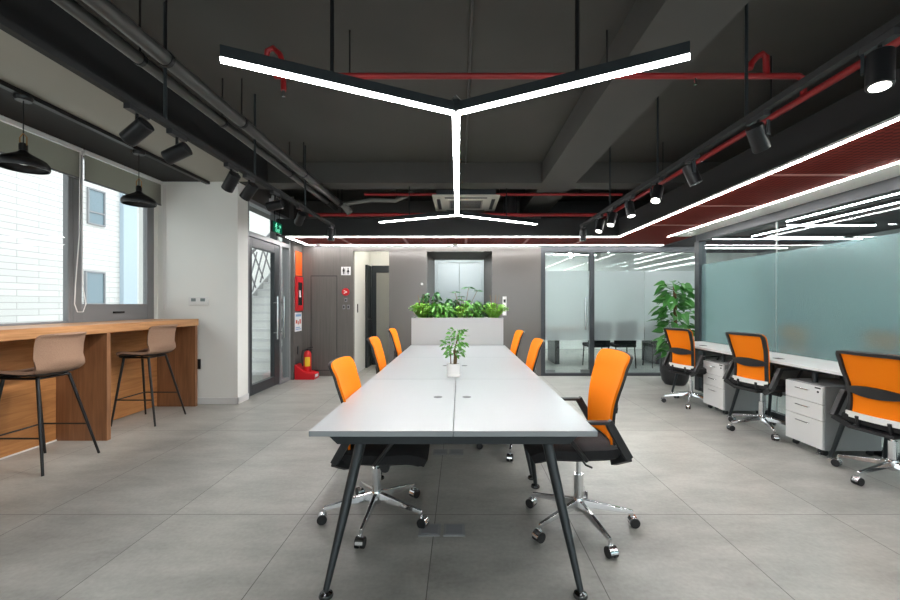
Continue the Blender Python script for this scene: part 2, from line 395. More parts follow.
# seam lines of the lacquer panels
# lift recess
rc = MB()
rc.prism([(-0.60, YB+0.1), (-0.60, 8.0), (-0.50, 8.0), (-0.50, 7.85)], 'z', 0, 2.25)
rc.prism([(0.58, YB+0.1), (0.47, 7.85), (0.47, 8.0), (0.58, 8.0)], 'z', 0, 2.25)
rc.prism([(YB+0.1, 2.25), (8.0, 2.25), (8.0, 2.17), (7.85, 2.17)], 'x', -0.60, 0.58)
struct(rc.build('wall_lift_recess', 'grey_panel'))
lift = bpy.data.objects.new('door_3', None); COL.objects.link(lift); lift.location = (-0.015, 7.9, 0); struct(lift)
f = MB(); f.box(-0.485, -0.43, -0.03, 0.05, 0, 2.17); f.box(0.43, 0.485, -0.03, 0.05, 0, 2.17); f.box(-0.43, 0.43, -0.03, 0.05, 2.11, 2.17)
f.build('door_frame', 'steel', lift, bevel=0.004)
BX(-0.485, 0.485, 0.05, 0.09, 0, 2.17).build('leak_blocker', 'black_plastic', lift)  # added plate, stops sky light leaking through the gap between the leaves
BX(-0.43, -0.003, 0.0, 0.04, 0.0, 2.11).build('door_leaf', 'steel', lift, bevel=0.003)
BX(0.003, 0.43, 0.0, 0.04, 0.0, 2.11).build('door_leaf', 'steel', lift, bevel=0.003)
# corridor to the restrooms
co = MB(); co.box(-2.03, -1.93, YB+0.1, 8.7, 0, 2.7); co.box(-2.03, -0.62, 8.6, 8.7, 0, 2.7); co.box(-0.72, -0.62, YB+0.1, 8.6, 0, 2.7); co.box(-2.03, -0.62, YB+0.1, 8.7, 2.7, 2.8)
struct(co.build('wall_corridor', 'white_wall'))
dn = thing('downlight', 'small recessed downlight in the corridor ceiling beyond the grey wall', 'light', (-1.5, 7.9, 2.7))
MB().lathe([(0.05, 0), (0.06, 0), (0.06, -0.008), (0.05, -0.008), (0.05, 0)], 20).build('trim_ring', 'white_plastic', dn)
MB().lathe([(0, -0.004), (0.05, -0.004), (0.05, -0.001), (0, -0.001)], 20).build('diffuser', emit('warm_downlight', (1, 0.93, 0.8, 1), 160), dn)
dk = bpy.data.objects.new('door_4', None); COL.objects.link(dk); dk.location = (-1.52, 8.6, 0); struct(dk)
f = MB(); f.box(-0.37, -0.27, -0.05, 0, 0, 2.12); f.box(0.33, 0.43, -0.05, 0, 0, 2.12); f.box(-0.27, 0.33, -0.05, 0, 1.97, 2.12); f.build('door_frame', 'charcoal', dk)
BX(-0.27, 0.33, -0.03, 0, 0, 1.97).build('door_leaf', pri('pale_grey_door', s(158, 158, 150), 0.3), dk)
d5 = bpy.data.objects.new('door_5', None); COL.objects.link(d5); d5.location = (-1.93, 8.3, 0); struct(d5)
BX(0, 0.045, -0.16, 0.2, 0, 2.1).build('door_leaf', 'charcoal', d5)
MB().tube([(0.045, -0.1, 1.0), (0.09, -0.1, 1.0), (0.09, 0.0, 1.0)], 0.01, 8).build('door_handle', 'black_metal', d5)
# flush cabinet door on back wall
d2 = bpy.data.objects.new('door_2', None); COL.objects.link(d2); d2.location = (-2.455, YB, 0); struct(d2)
f = MB()
for a in ((-0.237, -0.229, 0.1, 1.81), (0.229, 0.237, 0.1, 1.81), (-0.237, 0.237, 1.80, 1.812), (-0.237, 0.237, 0.1, 0.11)):
    f.box(a[0], a[1], -0.004, 0.0, a[2], a[3])
f.build('door_gap', 'black_metal', d2)
BX(-0.226, 0.226, -0.005, 0, 0.113, 1.797).build('door_leaf', 'grey_wood', d2)

# -------- soffit with red mesh and LED lines
ZF = 2.347
sf = MB(); sf.box(-2.85, XG+0.06, 6.2, YB, ZF+0.012, 2.62); sf.box(2.46, XG+0.06, -2.7, 6.2, ZF+0.012, 2.62)
struct(sf.build('trim_soffit', 'black_ceiling'))
rm = MB(); rm.box(-2.66, XG, 6.25, 7.06, ZF, ZF+0.012); rm.box(2.50, 3.20, -2.7, 6.25, ZF, ZF+0.012)
struct(rm.build('trim_red_mesh', 'redmesh'))
wb = MB(); wb.box(3.25, XG-0.03, -2.7, 6.2, ZF, ZF+0.012); wb.box(-2.66, XG, 7.10, YB, ZF, ZF+0.012)
struct(wb.build('trim_white_band', 'white_wall'))
cb = MB()
for y in (-0.9, 0.15, 1.2, 2.22, 3.24, 4.26, 5.3): cb.box(2.50, 3.20, y-0.02, y+0.02, ZF-0.004, ZF+0.004)
for x in (-1.9, -0.9, 0.1, 1.1, 2.0): cb.box(x-0.02, x+0.02, 6.25, 7.06, ZF-0.004, ZF+0.004)
struct(cb.build('trim_mesh_joints', pri('pink_joint', s(176, 112, 104), 0.5)))
def ledline(x0, x1, y0, y1, label):
    t = thing('linear_light', label, 'light', ((x0+x1)/2, (y0+y1)/2, ZF-0.006), 0, 'LED lines of the lowered ceiling')
    hx, hy = (x1-x0)/2, (y1-y0)/2
    BX(-hx, hx, -hy, hy, 0.003, 0.02).build('channel', 'white_plastic', t)
    ix = 0.004 if hx < 0.1 else 0; iy = 0.004 if hy < 0.1 else 0
    BX(-hx+ix, hx-ix, -hy+iy, hy-iy, -0.003, 0.003).build('diffuser', 'led_line', t)
ledline(2.455, 2.485, -2.6, 6.195, 'white LED line on the room-side edge of the red mesh ceiling at right')
ledline(3.21, 3.24, -2.6, 6.2, 'white LED line between red mesh and white band at right')
ledline(-2.7, 2.49, 6.2, 6.24, 'white LED line on the front edge of the red strip before the back wall')
ledline(-2.7, 3.6, 7.065, 7.1, 'white LED line running just in front of the back wall top')
ledline(-2.705, -2.67, 6.245, 7.06, 'short white LED line running along the left wall')

# -------- windows
def window(name, y0, y1, z0, z1, fr, rail, mull=()):
    o = bpy.data.objects.new(name, None); COL.objects.link(o); o.location = (XW-0.1, y0, z0); struct(o)
    h = z1-z0; L = y1-y0; b = MB()
    b.box(0.04, 0.10, 0, fr, 0, h); b.box(0.04, 0.10, L-fr, L, 0, h); b.box(0.04, 0.10, fr, L-fr, 0, rail); b.box(0.04, 0.10, fr, L-fr, h-0.05, h)
    for m in mull: b.box(0.04, 0.10, m-y0-0.04, m-y0+0.04, rail, h-0.05)
    b.build('window_frame', 'alu', o, bevel=0.006)
    BX(0.068, 0.08, fr, L-fr, rail, h-0.05).build('window_pane', 'glass', o)
    return o
window('window_1', -2.2, 4.05, 1.10, 2.88, 0.035, 0.03, (-0.2, 1.8))
w2 = window('window_2', 4.05, 5.14, 1.10, 2.88, 0.11, 0.20)
BX(0.09, 0.115, 0.48, 0.62, 0.095, 0.115).build('window_handle', 'black_metal', w2)
BX(0.09, 0.105, 0.015, 0.10, 0.02, 1.77).build('window_stile', 'alu', w2)
# -------- glass entrance door, sidelight, transom
d1 = bpy.data.objects.new('door_1', None); COL.objects.link(d1); d1.location = (-2.93, 5.45, 0); struct(d1)
f = MB(); f.box(-0.09, 0.03, 0.0, 0.06, 0, 2.76); f.box(-0.09, 0.03, 1.0, 1.06, 0, 2.25); f.box(-0.09, 0.03, 1.34, 1.40, 0, 2.76)
f.box(-0.09, 0.03, 0.06, 1.34, 2.24, 2.31); f.box(-0.09, 0.03, 0.06, 1.34, 2.71, 2.76); f.box(-0.09, 0.03, 1.06, 1.34, 0, 0.06)
f.box(-0.09, 0.03, 0.90, 0.95, 2.31, 2.71)
f.build('door_frame', 'alu', d1, bevel=0.005)
f = MB(); f.box(-0.05, 0.02, 0.065, 0.15, 0.02, 2.23); f.box(-0.05, 0.02, 0.83, 0.99, 0.02, 2.23); f.box(-0.05, 0.02, 0.15, 0.83, 0.02, 0.16); f.box(-0.05, 0.02, 0.15, 0.83, 2.10, 2.23)
lf = f.build('door_leaf', 'dark_alu', d1, bevel=0.004)
BX(-0.02, -0.008, 0.15, 0.83, 0.16, 2.10).build('door_pane', 'glass', lf)
BX(-0.02, -0.008, 1.06, 1.34, 0.06, 2.24).build('sidelight_pane', 'glass', d1)
BX(-0.02, -0.008, 0.06, 1.34, 2.31, 2.71).build('transom_pane', 'glass', d1)
h = MB()
for y in (0.80, 1.02):
    h.tube([(0.085, y, 0.75), (0.085, y, 1.42)], 0.013, 10)
    for z in (0.85, 1.32): h.tube([(0.02, y, z), (0.085, y, z)], 0.008, 8)
h.build('door_handle', 'chrome', d1, smooth=True)

# -------- glass partition at the back right
gb = bpy.data.objects.new('wall_glass_back', None); COL.objects.link(gb); gb.location = (0, YB, 0); struct(gb)
BX(1.46, 4.4, 0, 0.09, 2.24, 2.345).build('header', 'dark_alu', gb)
BX(1.46, 4.4, 0.0, 0.09, 0, 0.05).build('bottom_rail', 'dark_alu', gb)
for x in (1.50, 2.385, 4.36): BX(x-0.04, x+0.04, -0.005, 0.09, 0.05, 2.24).build('post', 'dark_alu', gb, bevel=0.004)
for a, b in ((1.54, 2.345), (2.425, 3.335), (3.345, 4.32)):
    BX(a, b, 0.035, 0.047, 0.05, 2.24).build('glass_pane', 'tint_glass', gb)
    BX(a, b, 0.026, 0.034, 0.64, 1.90).build('frosted_film', 'frost_white', gb)
hd = MB(); hd.tube([(2.25, -0.05, 0.84), (2.25, -0.05, 1.42)], 0.014, 10)
for z in (0.92, 1.34): hd.tube([(2.25, -0.05, z), (2.25, 0.035, z)], 0.008, 8)
hd.build('door_handle', 'chrome', gb, smooth=True)
cl = MB(); cl.box(1.56, 1.72, 0.02, 0.06, 0.05, 0.11); cl.box(2.19, 2.34, 0.02, 0.06, 0.05, 0.11); cl.box(1.56, 1.70, 0.02, 0.06, 2.17, 2.24)
cl.build('door_clamp', 'steel', gb)
# -------- glass partition on the right
gr = bpy.data.objects.new('wall_glass_right', None); COL.objects.link(gr); gr.location = (XG, 0, 0); struct(gr)
BX(-0.04, 0.05, -2.6, 6.07, 2.24, 2.345).build('header', 'dark_alu', gr)
BX(-0.03, 0.04, -2.6, 6.0, 0, 0.06).build('bottom_rail', 'dark_alu', gr)
BX(-0.05, 0.06, 5.98, 6.09, 0, 2.24).build('post', 'dark_alu', gr, bevel=0.004)
for a, b in ((4.575, 5.98), (3.15, 4.565), (1.7, 3.14), (0.3, 1.69), (-2.6, 0.29)):
    BX(-0.006, 0.006, a, b, 0.06, 2.24).build('glass_pane', 'tint_glass', gr)
    BX(-0.012, -0.008, a, b, 0.70, 1.885).build('frosted_film', 'frost_teal', gr)
BX(-0.007, 0.007, 4.565, 4.575, 0.06, 2.24).build('pane_joint', 'white_plastic', gr)
BX(-0.007, 0.007, 3.14, 3.15, 0.06, 2.24).build('pane_joint', 'white_plastic', gr)
# rooms behind the glass
br = MB(); br.box(1.46, 9.0, 11.6, 11.7, 0, ZS); br.box(1.36, 1.46, YB+0.1, 11.6, 0, ZS)
struct(br.build('wall_meeting_room', 'white_wall'))
struct(BX(8.6, 8.7, -2.7, 11.6, 0, ZS).build('wall_right', pri('grey_paint', s(150, 154, 154), 0.6)))
struct(BX(XG+0.06, 8.6, -2.7, 11.6, 2.78, 2.84).build('trim_office_ceiling', 'black_ceiling'))
struct(BX(1.46, XG+0.06, YB+0.1, 11.6, 2.72, 2.8).build('trim_meeting_ceiling', pri('pale_ceiling', s(172, 178, 178), 0.7)))
def hang_light(a, b, w, label, group, mat='led_far'):
    a = Vector(a); b = Vector(b); c = (a+b)/2
    t = thing('linear_light', label, 'light', c, 0, group)
    MB().bar(a-c+Vector((0,0,0.03)), b-c+Vector((0,0,0.03)), w, 0.05).build('housing', 'black_metal', t)
    MB().bar(a-c, b-c, w*0.9, 0.012).build('diffuser', mat, t)
G = 'linear lights in the office behind the frosted glass'
hang_light((4.6, 0.5, 2.60), (4.6, 7.5, 2.60), 0.024, 'long white light line nearest behind the right frosted glass, seen above it', G)
hang_light((5.15, 0.5, 2.60), (5.15, 6.3, 2.60), 0.026, 'second long white light line behind the right frosted glass', G)
hang_light((5.62, 0.5, 2.60), (5.62, 7.7, 2.60), 0.018, 'third long white light line behind the right frosted glass', G)
hang_light((5.4, 6.6, 2.60), (6.85, 6.6, 2.60), 0.028, 'short white light bar crossing behind the right frosted glass', G)
hang_light((4.9, 8.0, 2.60), (8.3, 8.0, 2.60), 0.026, 'long crosswise white light bar far behind the right frosted glass', G)
hang_light((5.1, 9.3, 2.60), (7.6, 9.3, 2.60), 0.026, 'farthest crosswise white light bar behind the right frosted glass', G)
hang_light((6.5, -1.5, 2.60), (6.5, 5.4, 2.60), 0.05, 'unseen white light line added to brighten the office behind the right frosted glass', G)  # added out of view to brighten the office
hang_light((7.4, -1.5, 2.60), (7.4, 6.0, 2.60), 0.05, 'second unseen white light line added near the far wall to brighten the office', G)  # another unseen line added as extra office light
G = 'linear lights in the meeting room'
hang_light((2.2, 8.2, 2.55), (3.0, 10.8, 2.55), 0.05, 'slanting white light line behind the glass door of the meeting room', G)
hang_light((3.2, 8.2, 2.55), (3.6, 9.7, 2.55), 0.05, 'slanting white light line behind the middle glass of the meeting room', G)
hang_light((2.5, 8.4, 2.60), (3.6, 8.4, 2.60), 0.05, 'nearest crosswise white light line in the meeting room', G)
hang_light((2.2, 9.4, 2.60), (3.6, 9.4, 2.60), 0.05, 'second crosswise white light line in the meeting room', G)
hang_light((2.4, 10.6, 2.60), (3.6, 10.6, 2.60), 0.06, 'farthest crosswise white light line in the meeting room', G)

# ================================================================== OUTSIDE
fb = thing('building', 'white tiled neighbouring building seen through the left windows', 'building', (-10, 0, 0))
BX(-0.6, 0, -8, 24, -0.3, 9).build('facade', 'facade', fb)
for (y0, y1, z0, z1) in ((10.75, 11.2, 3.5, 4.4), (10.68, 11.2, 1.0, 2.15)):
    wn = MB(); wn.box(0, 0.05, y0-0.04, y1+0.04, z0-0.04, z0); wn.box(0, 0.05, y0-0.04, y1+0.04, z1, z1+0.04); wn.box(0, 0.05, y0-0.04, y0, z0, z1); wn.box(0, 0.05, y1, y1+0.04, z0, z1); wn.box(0, 0.05, y0, y1, z0+0.28, z0+0.32)
    fr = wn.build('window', 'alu', fb); BX(0.0, 0.02, y0, y1, z0, z1).build('pane', 'sky_glass', fr)
BX(0.0, 0.12, 11.75, 12.25, 1.0, 8.5).build('grey_band', pri('bluish_panel', s(166, 182, 194), 0.3), fb)
struct(BX(-12, -4.2, -10, 26, -0.3, -0.05).build('trim_paving', 'concrete_out'))
st = thing('staircase', 'white outdoor staircase with lattice railing behind the glass door', 'stairs', (-3.95, 6.9, -0.05))
tr = MB()
for i in range(12): tr.box(-0.75, 0.75, 0.26*i, 0.26*i+0.30, 0.17*i+0.12, 0.17*i+0.17)
tr.build('treads', 'white_lacquer', st)
ri = MB()
for i in range(12): ri.box(-0.75, 0.75, 0.26*i+0.27, 0.26*i+0.29, 0.17*i+0.17, 0.17*i+0.29)
ri.build('risers', 'white_wall', st)
sr = MB()
for x in (-0.75, 0.75): sr.bar((x, 0, 0.05), (x, 3.1, 2.08), 0.03, 0.2)
sr.build('stringer', 'white_lacquer', st)
for x in (-0.72, 0.72):
    lt = MB()
    for k in range(8):
        y = 0.35*k; lt.bar((x, y, 0.25+0.654*y), (x, y+0.55, 1.2+0.654*(y+0.3)), 0.02, 0.03); lt.bar((x, y+0.5, 0.25+0.654*(y+0.5)), (x, y, 1.2+0.654*y), 0.02, 0.03)
    lt.bar((x, 0, 1.15), (x, 3.1, 3.18), 0.04, 0.05)
    lt.build('railing', 'alu', st)
ow = BX(-7.0, -3.1, 10.6, 10.75, -0.05, 6).build('outdoor_wall', 'white_wall'); tag(ow, 'white outdoor wall behind the stairs beyond the glass door', 'wall', None, 'structure')

# ================================================================== BAR COUNTER
bc = thing('bar_counter', 'long oak bar counter standing under the left windows', 'counter', (-3.64, 3.2, 0))
BX(-0.285, 0.29, -4.2, 1.93, 1.025, 1.11).build('worktop', 'oak', bc, bevel=0.004)
BX(-0.225, -0.20, -4.2, 1.88, 0.012, 1.025).build('back_panel', 'oak_lit', bc)
for y in (1.87, 0.6, -0.68, -2.0, -3.3): BX(-0.20, 0.285, y, y+0.045, 0.0, 1.025).build('support_panel', 'oak_shaded', bc, bevel=0.002)
BX(-0.199, -0.19, -4.2, 0.6, 0.0, 0.012).build('skirting', 'white_plastic', bc)

# bar stools -------------------------------------------------------
def make_stool():
    t = thing('bar_stool', '', 'stool')
    # profile of the shell: (x, z), front lip -> seat -> back -> rolled top
    prof = [(0.225,0.725),(0.205,0.752),(0.15,0.76),(0.05,0.752),(-0.05,0.747),(-0.12,0.756),(-0.165,0.785),(-0.185,0.83),(-0.19,0.90),(-0.195,0.97),(-0.21,1.035),(-0.235,1.062)]
    def f(u, v):
        k = v*(len(prof)-1); i = min(int(k), len(prof)-2); a = k-i
        x = prof[i][0]*(1-a)+prof[i+1][0]*a; z = prof[i][1]*(1-a)+prof[i+1][1]*a
        c = 2*u-1; hw = 0.195
        e = 1-max(0, (v-0.9)/0.1)**2*0.08 - max(0, (0.08-v)/0.08)**2*0.1
        back = max(0.0, min(1.0, (v-0.45)/0.25))
        return (x + back*0.07*abs(c)**2.4, c*hw*e, z + (1-back)*0.02*abs(c)**3)
    MB().solid(f, 0.024, 18, 33).build('seat_shell', 'tweed', t, smooth=True)
    def g(u, v):
        p = f(u, v*0.5); return (p[0]*0.93, p[1]*0.93, p[2]-0.02)
    MB().solid(g, 0.012, 12, 14).build('seat_base', 'black_plastic', t, smooth=True)
    fr = MB()
    tops = {}
    for sy in (-1, 1):
        for sx in (-1, 1):
            tp = Vector((0.19 if sx > 0 else -0.08, 0.125*sy, 0.715)); ft = Vector((0.235*sx, 0.235*sy, 0.0)); tops[(sx,sy)] = (tp, ft)
            MB().tube([tp, tp.lerp(ft, 0.5), ft], [0.0125, 0.0115, 0.009], 10).build('leg', 'black_metal', t, smooth=True)
    fr.tube([tops[(-1,-1)][0], tops[(1,-1)][0]], 0.010, 8).tube([tops[(-1,1)][0], tops[(1,1)][0]], 0.010, 8)
    fr.tube([tops[(-1,-1)][0], tops[(-1,1)][0]], 0.010, 8).tube([tops[(1,-1)][0], tops[(1,1)][0]], 0.010, 8)
    fr.build('seat_frame', 'black_metal', t, smooth=True)
    def pt(k): tp, ft = tops[k]; return tp.lerp(ft, (0.715-0.27)/0.715)
    MB().tube([pt((-1,-1)), pt((1,-1))], 0.007, 8).tube([pt((1,-1)), pt((1,1))], 0.007, 8).tube([pt((1,1)), pt((-1,1))], 0.007, 8).build('footrest', 'black_metal', t, smooth=True)
    return t
stool = make_stool()
stool.location = (-3.385, 3.255, 0); stool.rotation_euler.z = math.pi; stool['group'] = 'bar stools at the oak counter'
stool['label'] = 'brown tweed bar stool with black legs nearest the camera, cut by the left photo edge'
s2 = dup(stool); s2.location = (-3.47, 4.48, 0)
s2['label'] = 'brown tweed bar stool at the far counter bay, nearest the white pier'

# ================================================================== MEETING TABLES
TX = -0.03
def make_table():
    t = thing('meeting_table', '', 'table', (TX, 1.732, 0))
    L = 1.198
    for sx in (-1, 1):
        a, b = (-0.626, -0.0012) if sx < 0 else (0.0012, 0.626)
        BX(a, b, 0, L, 0.725, 0.75).build('tabletop', 'tabletop', t, bevel=0.002)
    fr = MB()
    for y in (0.06, L-0.1):
        fr.prism([(-0.575, 0.725), (0.575, 0.725), (0.52, 0.672), (-0.52, 0.672)], 'y', y, y+0.04)
    for x in (-0.42, 0.38): fr.box(x, x+0.04, 0.1, L-0.1, 0.69, 0.724)
    fr.build('frame', 'charcoal', t)
    for sx in (-1, 1):
        for sy in (0, 1):
            ft = Vector((0.565*sx, 0.045 if sy == 0 else L-0.09, 0.03)); tp = Vector((0.455*sx, 0.33 if sy == 0 else L-0.28, 0.70))
            leg = MB().tube([tp, tp.lerp(ft, 0.5), ft], [0.028, 0.024, 0.014], 14).build('leg', 'charcoal', t, smooth=True)
            MB().lathe([(0, 0), (0.03, 0), (0.032, 0.006), (0.028, 0.016), (0.012, 0.024), (0.010, 0.036), (0, 0.036)], 18, (ft.x, ft.y, 0)).build('foot', 'dark_chrome', leg, smooth=True)
    for x in (-0.10, 0.07):
        MB().lathe([(0, 0.7515), (0.022, 0.7515), (0.026, 0.7505), (0.026, 0.7495), (0, 0.7495)], 20, (x, 0.635, 0)).build('grommet', 'charcoal', t, smooth=True)
    return t
tb = make_table(); tb['group'] = 'pale grey table sections in a row'
tb['label'] = 'nearest pale grey meeting table section, its front edge towards the camera'
t2 = dup(tb); t2.location.y = 1.732+1.201; t2['label'] = 'middle pale grey meeting table section, carrying the small potted plant'
t3 = dup(t2); t3.location.y = 1.732+2.402; t3['label'] = 'farthest pale grey meeting table section, ending at the white planter'

# ================================================================== OFFICE CHAIR
CH = {}
def make_chair():
    t = thing('office_chair', '', 'chair')
    # star base
    b = MB(); b.lathe([(0.0, 0.085), (0.026, 0.085), (0.036, 0.11), (0.034, 0.15), (0.028, 0.165), (0, 0.165)], 18)
    for k in range(5):
        a = math.radians(72*k); d = Vector((math.cos(a), math.sin(a), 0))
        b.bm.verts.ensure_lookup_table()
        p0 = d*0.02+Vector((0,0,0.132)); p1 = d*0.31+Vector((0,0,0.086))
        side = Vector((-d.y, d.x, 0)); vs = []
        for p, ww, hh in ((p0, 0.018, 0.022), (p1, 0.011, 0.010)):
            vs.append([b.bm.verts.new(p+side*(ww*q)+Vector((0,0,hh*r))) for q, r in ((-1,-1),(1,-1),(0.7,1),(-0.7,1))])
        for i in range(4): b.bm.faces.new((vs[0][i], vs[0][(i+1)%4], vs[1][(i+1)%4], vs[1][i]))
        b.bm.faces.new(vs[1]); b.bm.faces.new(list(reversed(vs[0])))
    b.build('star_base', 'chrome', t, smooth=True, bevel=0.003)
    for k in range(5):
        c = MB(); R = 0.305
        c.cyl((R, 0, 0.055), (R, 0, 0.09), 0.009, 10)
        # hood over the wheels
        arc = [(R+0.012+0.031*math.cos(x), 0.03+0.031*math.sin(x)) for x in [math.pi*i/8 for i in range(9)]]
        arc2 = [(R+0.012+0.020*math.cos(x), 0.03+0.020*math.sin(x)) for x in [math.pi*i/8 for i in range(8, -1, -1)]]
        c.prism(arc+arc2, 'y', -0.021, 0.021)
        ca = c.build('caster', 'chrome', t, smooth=True)
        wv = MB()
        for y in (-0.026, 0.006): wv.cyl((R+0.012, y, 0.0285), (R+0.012, y+0.02, 0.0285), 0.0285, 18)
        wv.build('wheel', 'black_plastic', ca, smooth=True, bevel=0.002)
        ca.rotation_euler.z = math.radians(72*k)
    MB().cyl((0,0,0.12), (0,0,0.30), 0.027, 18).build('gas_column', 'chrome', t, smooth=True)
    MB().cyl((0,0,0.20), (0,0,0.41), 0.014, 14).build('piston', 'chrome', t, smooth=True)
    me = MB(); me.box(-0.10, 0.10, -0.06, 0.06, 0.355, 0.40); me.box(-0.21, -0.08, -0.14, 0.14, 0.372, 0.392); me.cyl((0.07, -0.14, 0.35), (0.07, -0.05, 0.35), 0.028, 12)
    me.tube([(0.02, 0.05, 0.37), (0.02, 0.2, 0.37), (0.0, 0.24, 0.372)], 0.006, 8)
    me.build('tilt_mechanism', 'black_plastic', t, bevel=0.005)
    # seat cushion
    def seat(u, v):
        x = -0.165+0.475*u; y = (v-0.5)*0.48
        cx = abs(2*u-1); cy = abs(2*v-1)
        y *= 1-0.10*max(0, (cx-0.6)/0.4)**2
        z = 0.432 - 0.04*max(0, (u-0.75)/0.25)**2 + 0.012*cy**2 - 0.01*(1-cx)
        return (x, y, z)
    MB().solid(seat, lambda u, v: 0.098*(1-0.55*max(abs(2*u-1), abs(2*v-1))**7), 16, 16).build('seat', 'black_fabric', t, smooth=True)
    # backrest surface, facing +x ; v from bottom to top
    def wd(v): return 0.195 + 0.028*v - 0.014*math.sin(math.pi*min(1, v*1.5))
    def xb(v): return -0.155 - 0.065*v + 0.022*math.sin(math.pi*min(1, v*1.25)) - 0.028*max(0, (v-0.8)/0.2)**2
    def back(u, v):
        c = 2*u-1; e = 1-0.10*max(0, (v-0.93)/0.07)**2
        return (xb(v)+0.034*abs(c)**2.2, -c*wd(v)*e, 0.475+0.485*v - 0.008*abs(c)**6*v)
    MB().solid(back, 0.012, 18, 22).build('backrest', 'orange', t, smooth=True)
    def off(u, v, o): p = back(u, v); return (p[0]-o, p[1], p[2])
    fr = MB()
    fw = 0.075; fh = 0.05
    for rng in (((0, fw), (0, 1)), ((1-fw, 1), (0, 1)), ((fw, 1-fw), (1-fh, 1)), ((fw, 1-fw), (0, 0.03))):
        (u0, u1), (v0, v1) = rng
        fr.solid(lambda u, v: off(u0+(u1-u0)*u, v0+(v1-v0)*v, 0.014), 0.016, 3 if u1-u0 < 0.2 else 14, 3 if v1-v0 < 0.2 else 18)
    fr.build('back_frame', 'black_plastic', t, smooth=True)
    MB().solid(lambda u, v: off(u, 0.30+0.17*v*(1-0.65*abs(2*u-1)**2)+0.06*abs(2*u-1)**2, 0.024), 0.012, 14, 5).build('lumbar_band', 'black_plastic', t, smooth=True)
    MB().solid(lambda u, v: off(u, -0.055+0.09*v, 0.022), 0.02, 14, 3).build('lower_trim', 'white_plastic', t, smooth=True)
    # support from mechanism to back
    for y in (-0.1, 0.1):
        sp = MB(); sp.tube([(-0.12, y, 0.382), (-0.17, y, 0.40), (-0.185, y, 0.47)], 0.012, 8)
        sp.build('back_support', 'black_plastic', t, smooth=True)
    for sy in (-1, 1):
        a = MB(); y = 0.262*sy
        a.bar((-0.08, y, 0.618), (0.19, y, 0.618), 0.042, 0.016)
        a.bar((-0.075, y, 0.624), (-0.185, y, 0.43), 0.036, 0.042, (1,0,0))
        a.bar((-0.185, y, 0.435), (-0.14, y-0.10*sy, 0.375), 0.04, 0.04, (1,0,0))
        a.tube([(0.18, y, 0.612), (0.13, y, 0.54), (0.03, y-0.02*sy, 0.41), (0.0, y-0.1*sy, 0.385)], 0.012, 8)
        a.build('armrest', 'black_plastic', t, smooth=True, bevel=0.005)
    return t
chair0 = make_chair()
used = []
def place(x, y, rz, base, lift, label, group):
    c = chair0 if not used else dup(chair0)
    used.append(c); c.location = (x, y, 0); c.rotation_euler.z = rz; c['label'] = label; c['group'] = group
    CHL.append((c, base, lift, rz))
CHL = []
GT = 'orange office chairs around the meeting table'; GD = 'orange office chairs at the wall desks'
R = math.radians
place(-0.51, 2.45, R(2), R(50), 0.0, 'orange office chair nearest the camera on the left of the meeting table', GT)
place(-0.58, 3.70, R(4), R(20), 0.03, 'second orange office chair on the left of the meeting table', GT)
place(-0.60, 4.82, R(3), R(35), 0.04, 'farthest orange office chair on the left of the meeting table', GT)
place(0.70, 2.36, R(180), R(68), 0.06, 'orange office chair nearest the camera on the right of the meeting table', GT)
place(0.49, 3.62, R(177), R(40), 0.02, 'second orange office chair on the right of the meeting table', GT)
place(0.50, 4.78, R(180), R(10), 0.02, 'farthest orange office chair on the right of the meeting table', GT)
place(3.0, 5.21, R(15), R(20), 0.03, 'orange mesh chair at the far wall desk, before the tall potted plant', GD)
place(3.10, 4.11, R(11), R(36), 0.05, 'orange mesh chair between the two white drawer pedestals', GD)
place(3.17, 2.93, R(10), R(46), -0.01, 'orange mesh chair nearest the camera at the wall desks, cut by the right photo edge', GD)
place(5.35, 6.3, R(12), R(30), 0.03, 'orange chair blurred behind the right frosted glass, the farther of two', 'orange office chairs behind the right frosted glass')
place(5.35, 4.9, R(8), R(10), 0.03, 'orange chair blurred behind the right frosted glass, at the photo edge', 'orange office chairs behind the right frosted glass')
for c, base, lift, rz in CHL:
    cs = 0
    for ch in c.children:
        n = ch.name.split('.')[0]
        if n == 'star_base': ch.rotation_euler.z = base-rz
        elif n == 'caster': ch.rotation_euler.z = base-rz+R(72*cs); cs += 1
        elif n != 'gas_column': ch.location.z = lift

# ================================================================== WALL DESKS
def make_desk():
    t = thing('office_desk', '', 'desk')
    L = 1.245
    BX(0, 0.54, 0, L, 0.725, 0.75).build('desktop', 'white_lacquer', t, bevel=0.002)
    fr = MB(); fr.box(0.06, 0.48, 0.08, 0.12, 0.69, 0.725); fr.box(0.06, 0.48, L-0.12, L-0.08, 0.69, 0.725); fr.box(0.08, 0.12, 0.12, L-0.12, 0.69, 0.725); fr.box(0.42, 0.46, 0.12, L-0.12, 0.69, 0.725)
    fr.build('frame', 'charcoal', t)
    BX(0.48, 0.495, 0.15, L-0.15, 0.3, 0.69).build('modesty_panel', pri('grey_panel_board', s(96, 98, 98), 0.5), t)
    for x in (0, 1):
        for y in (0, 1):
            ft = Vector((0.05 if x == 0 else 0.50, 0.05 if y == 0 else L-0.05, 0.02)); tp = Vector((0.14 if x == 0 else 0.42, 0.20 if y == 0 else L-0.20, 0.70))
            leg = MB().tube([tp, ft], [0.024, 0.014], 12).build('leg', 'charcoal', t, smooth=True)
            MB().lathe([(0, 0), (0.026, 0), (0.026, 0.008), (0.012, 0.016), (0.01, 0.028), (0, 0.028)], 14, (ft.x, ft.y, 0)).build('foot', 'chrome', leg, smooth=True)
    MB().box(0.12, 0.18, 0.58, 0.66, 0.7505, 0.754).build('cable_cover', 'black_plastic', t)
    return t
dk0 = make_desk(); GDK = 'pale desks along the frosted glass'
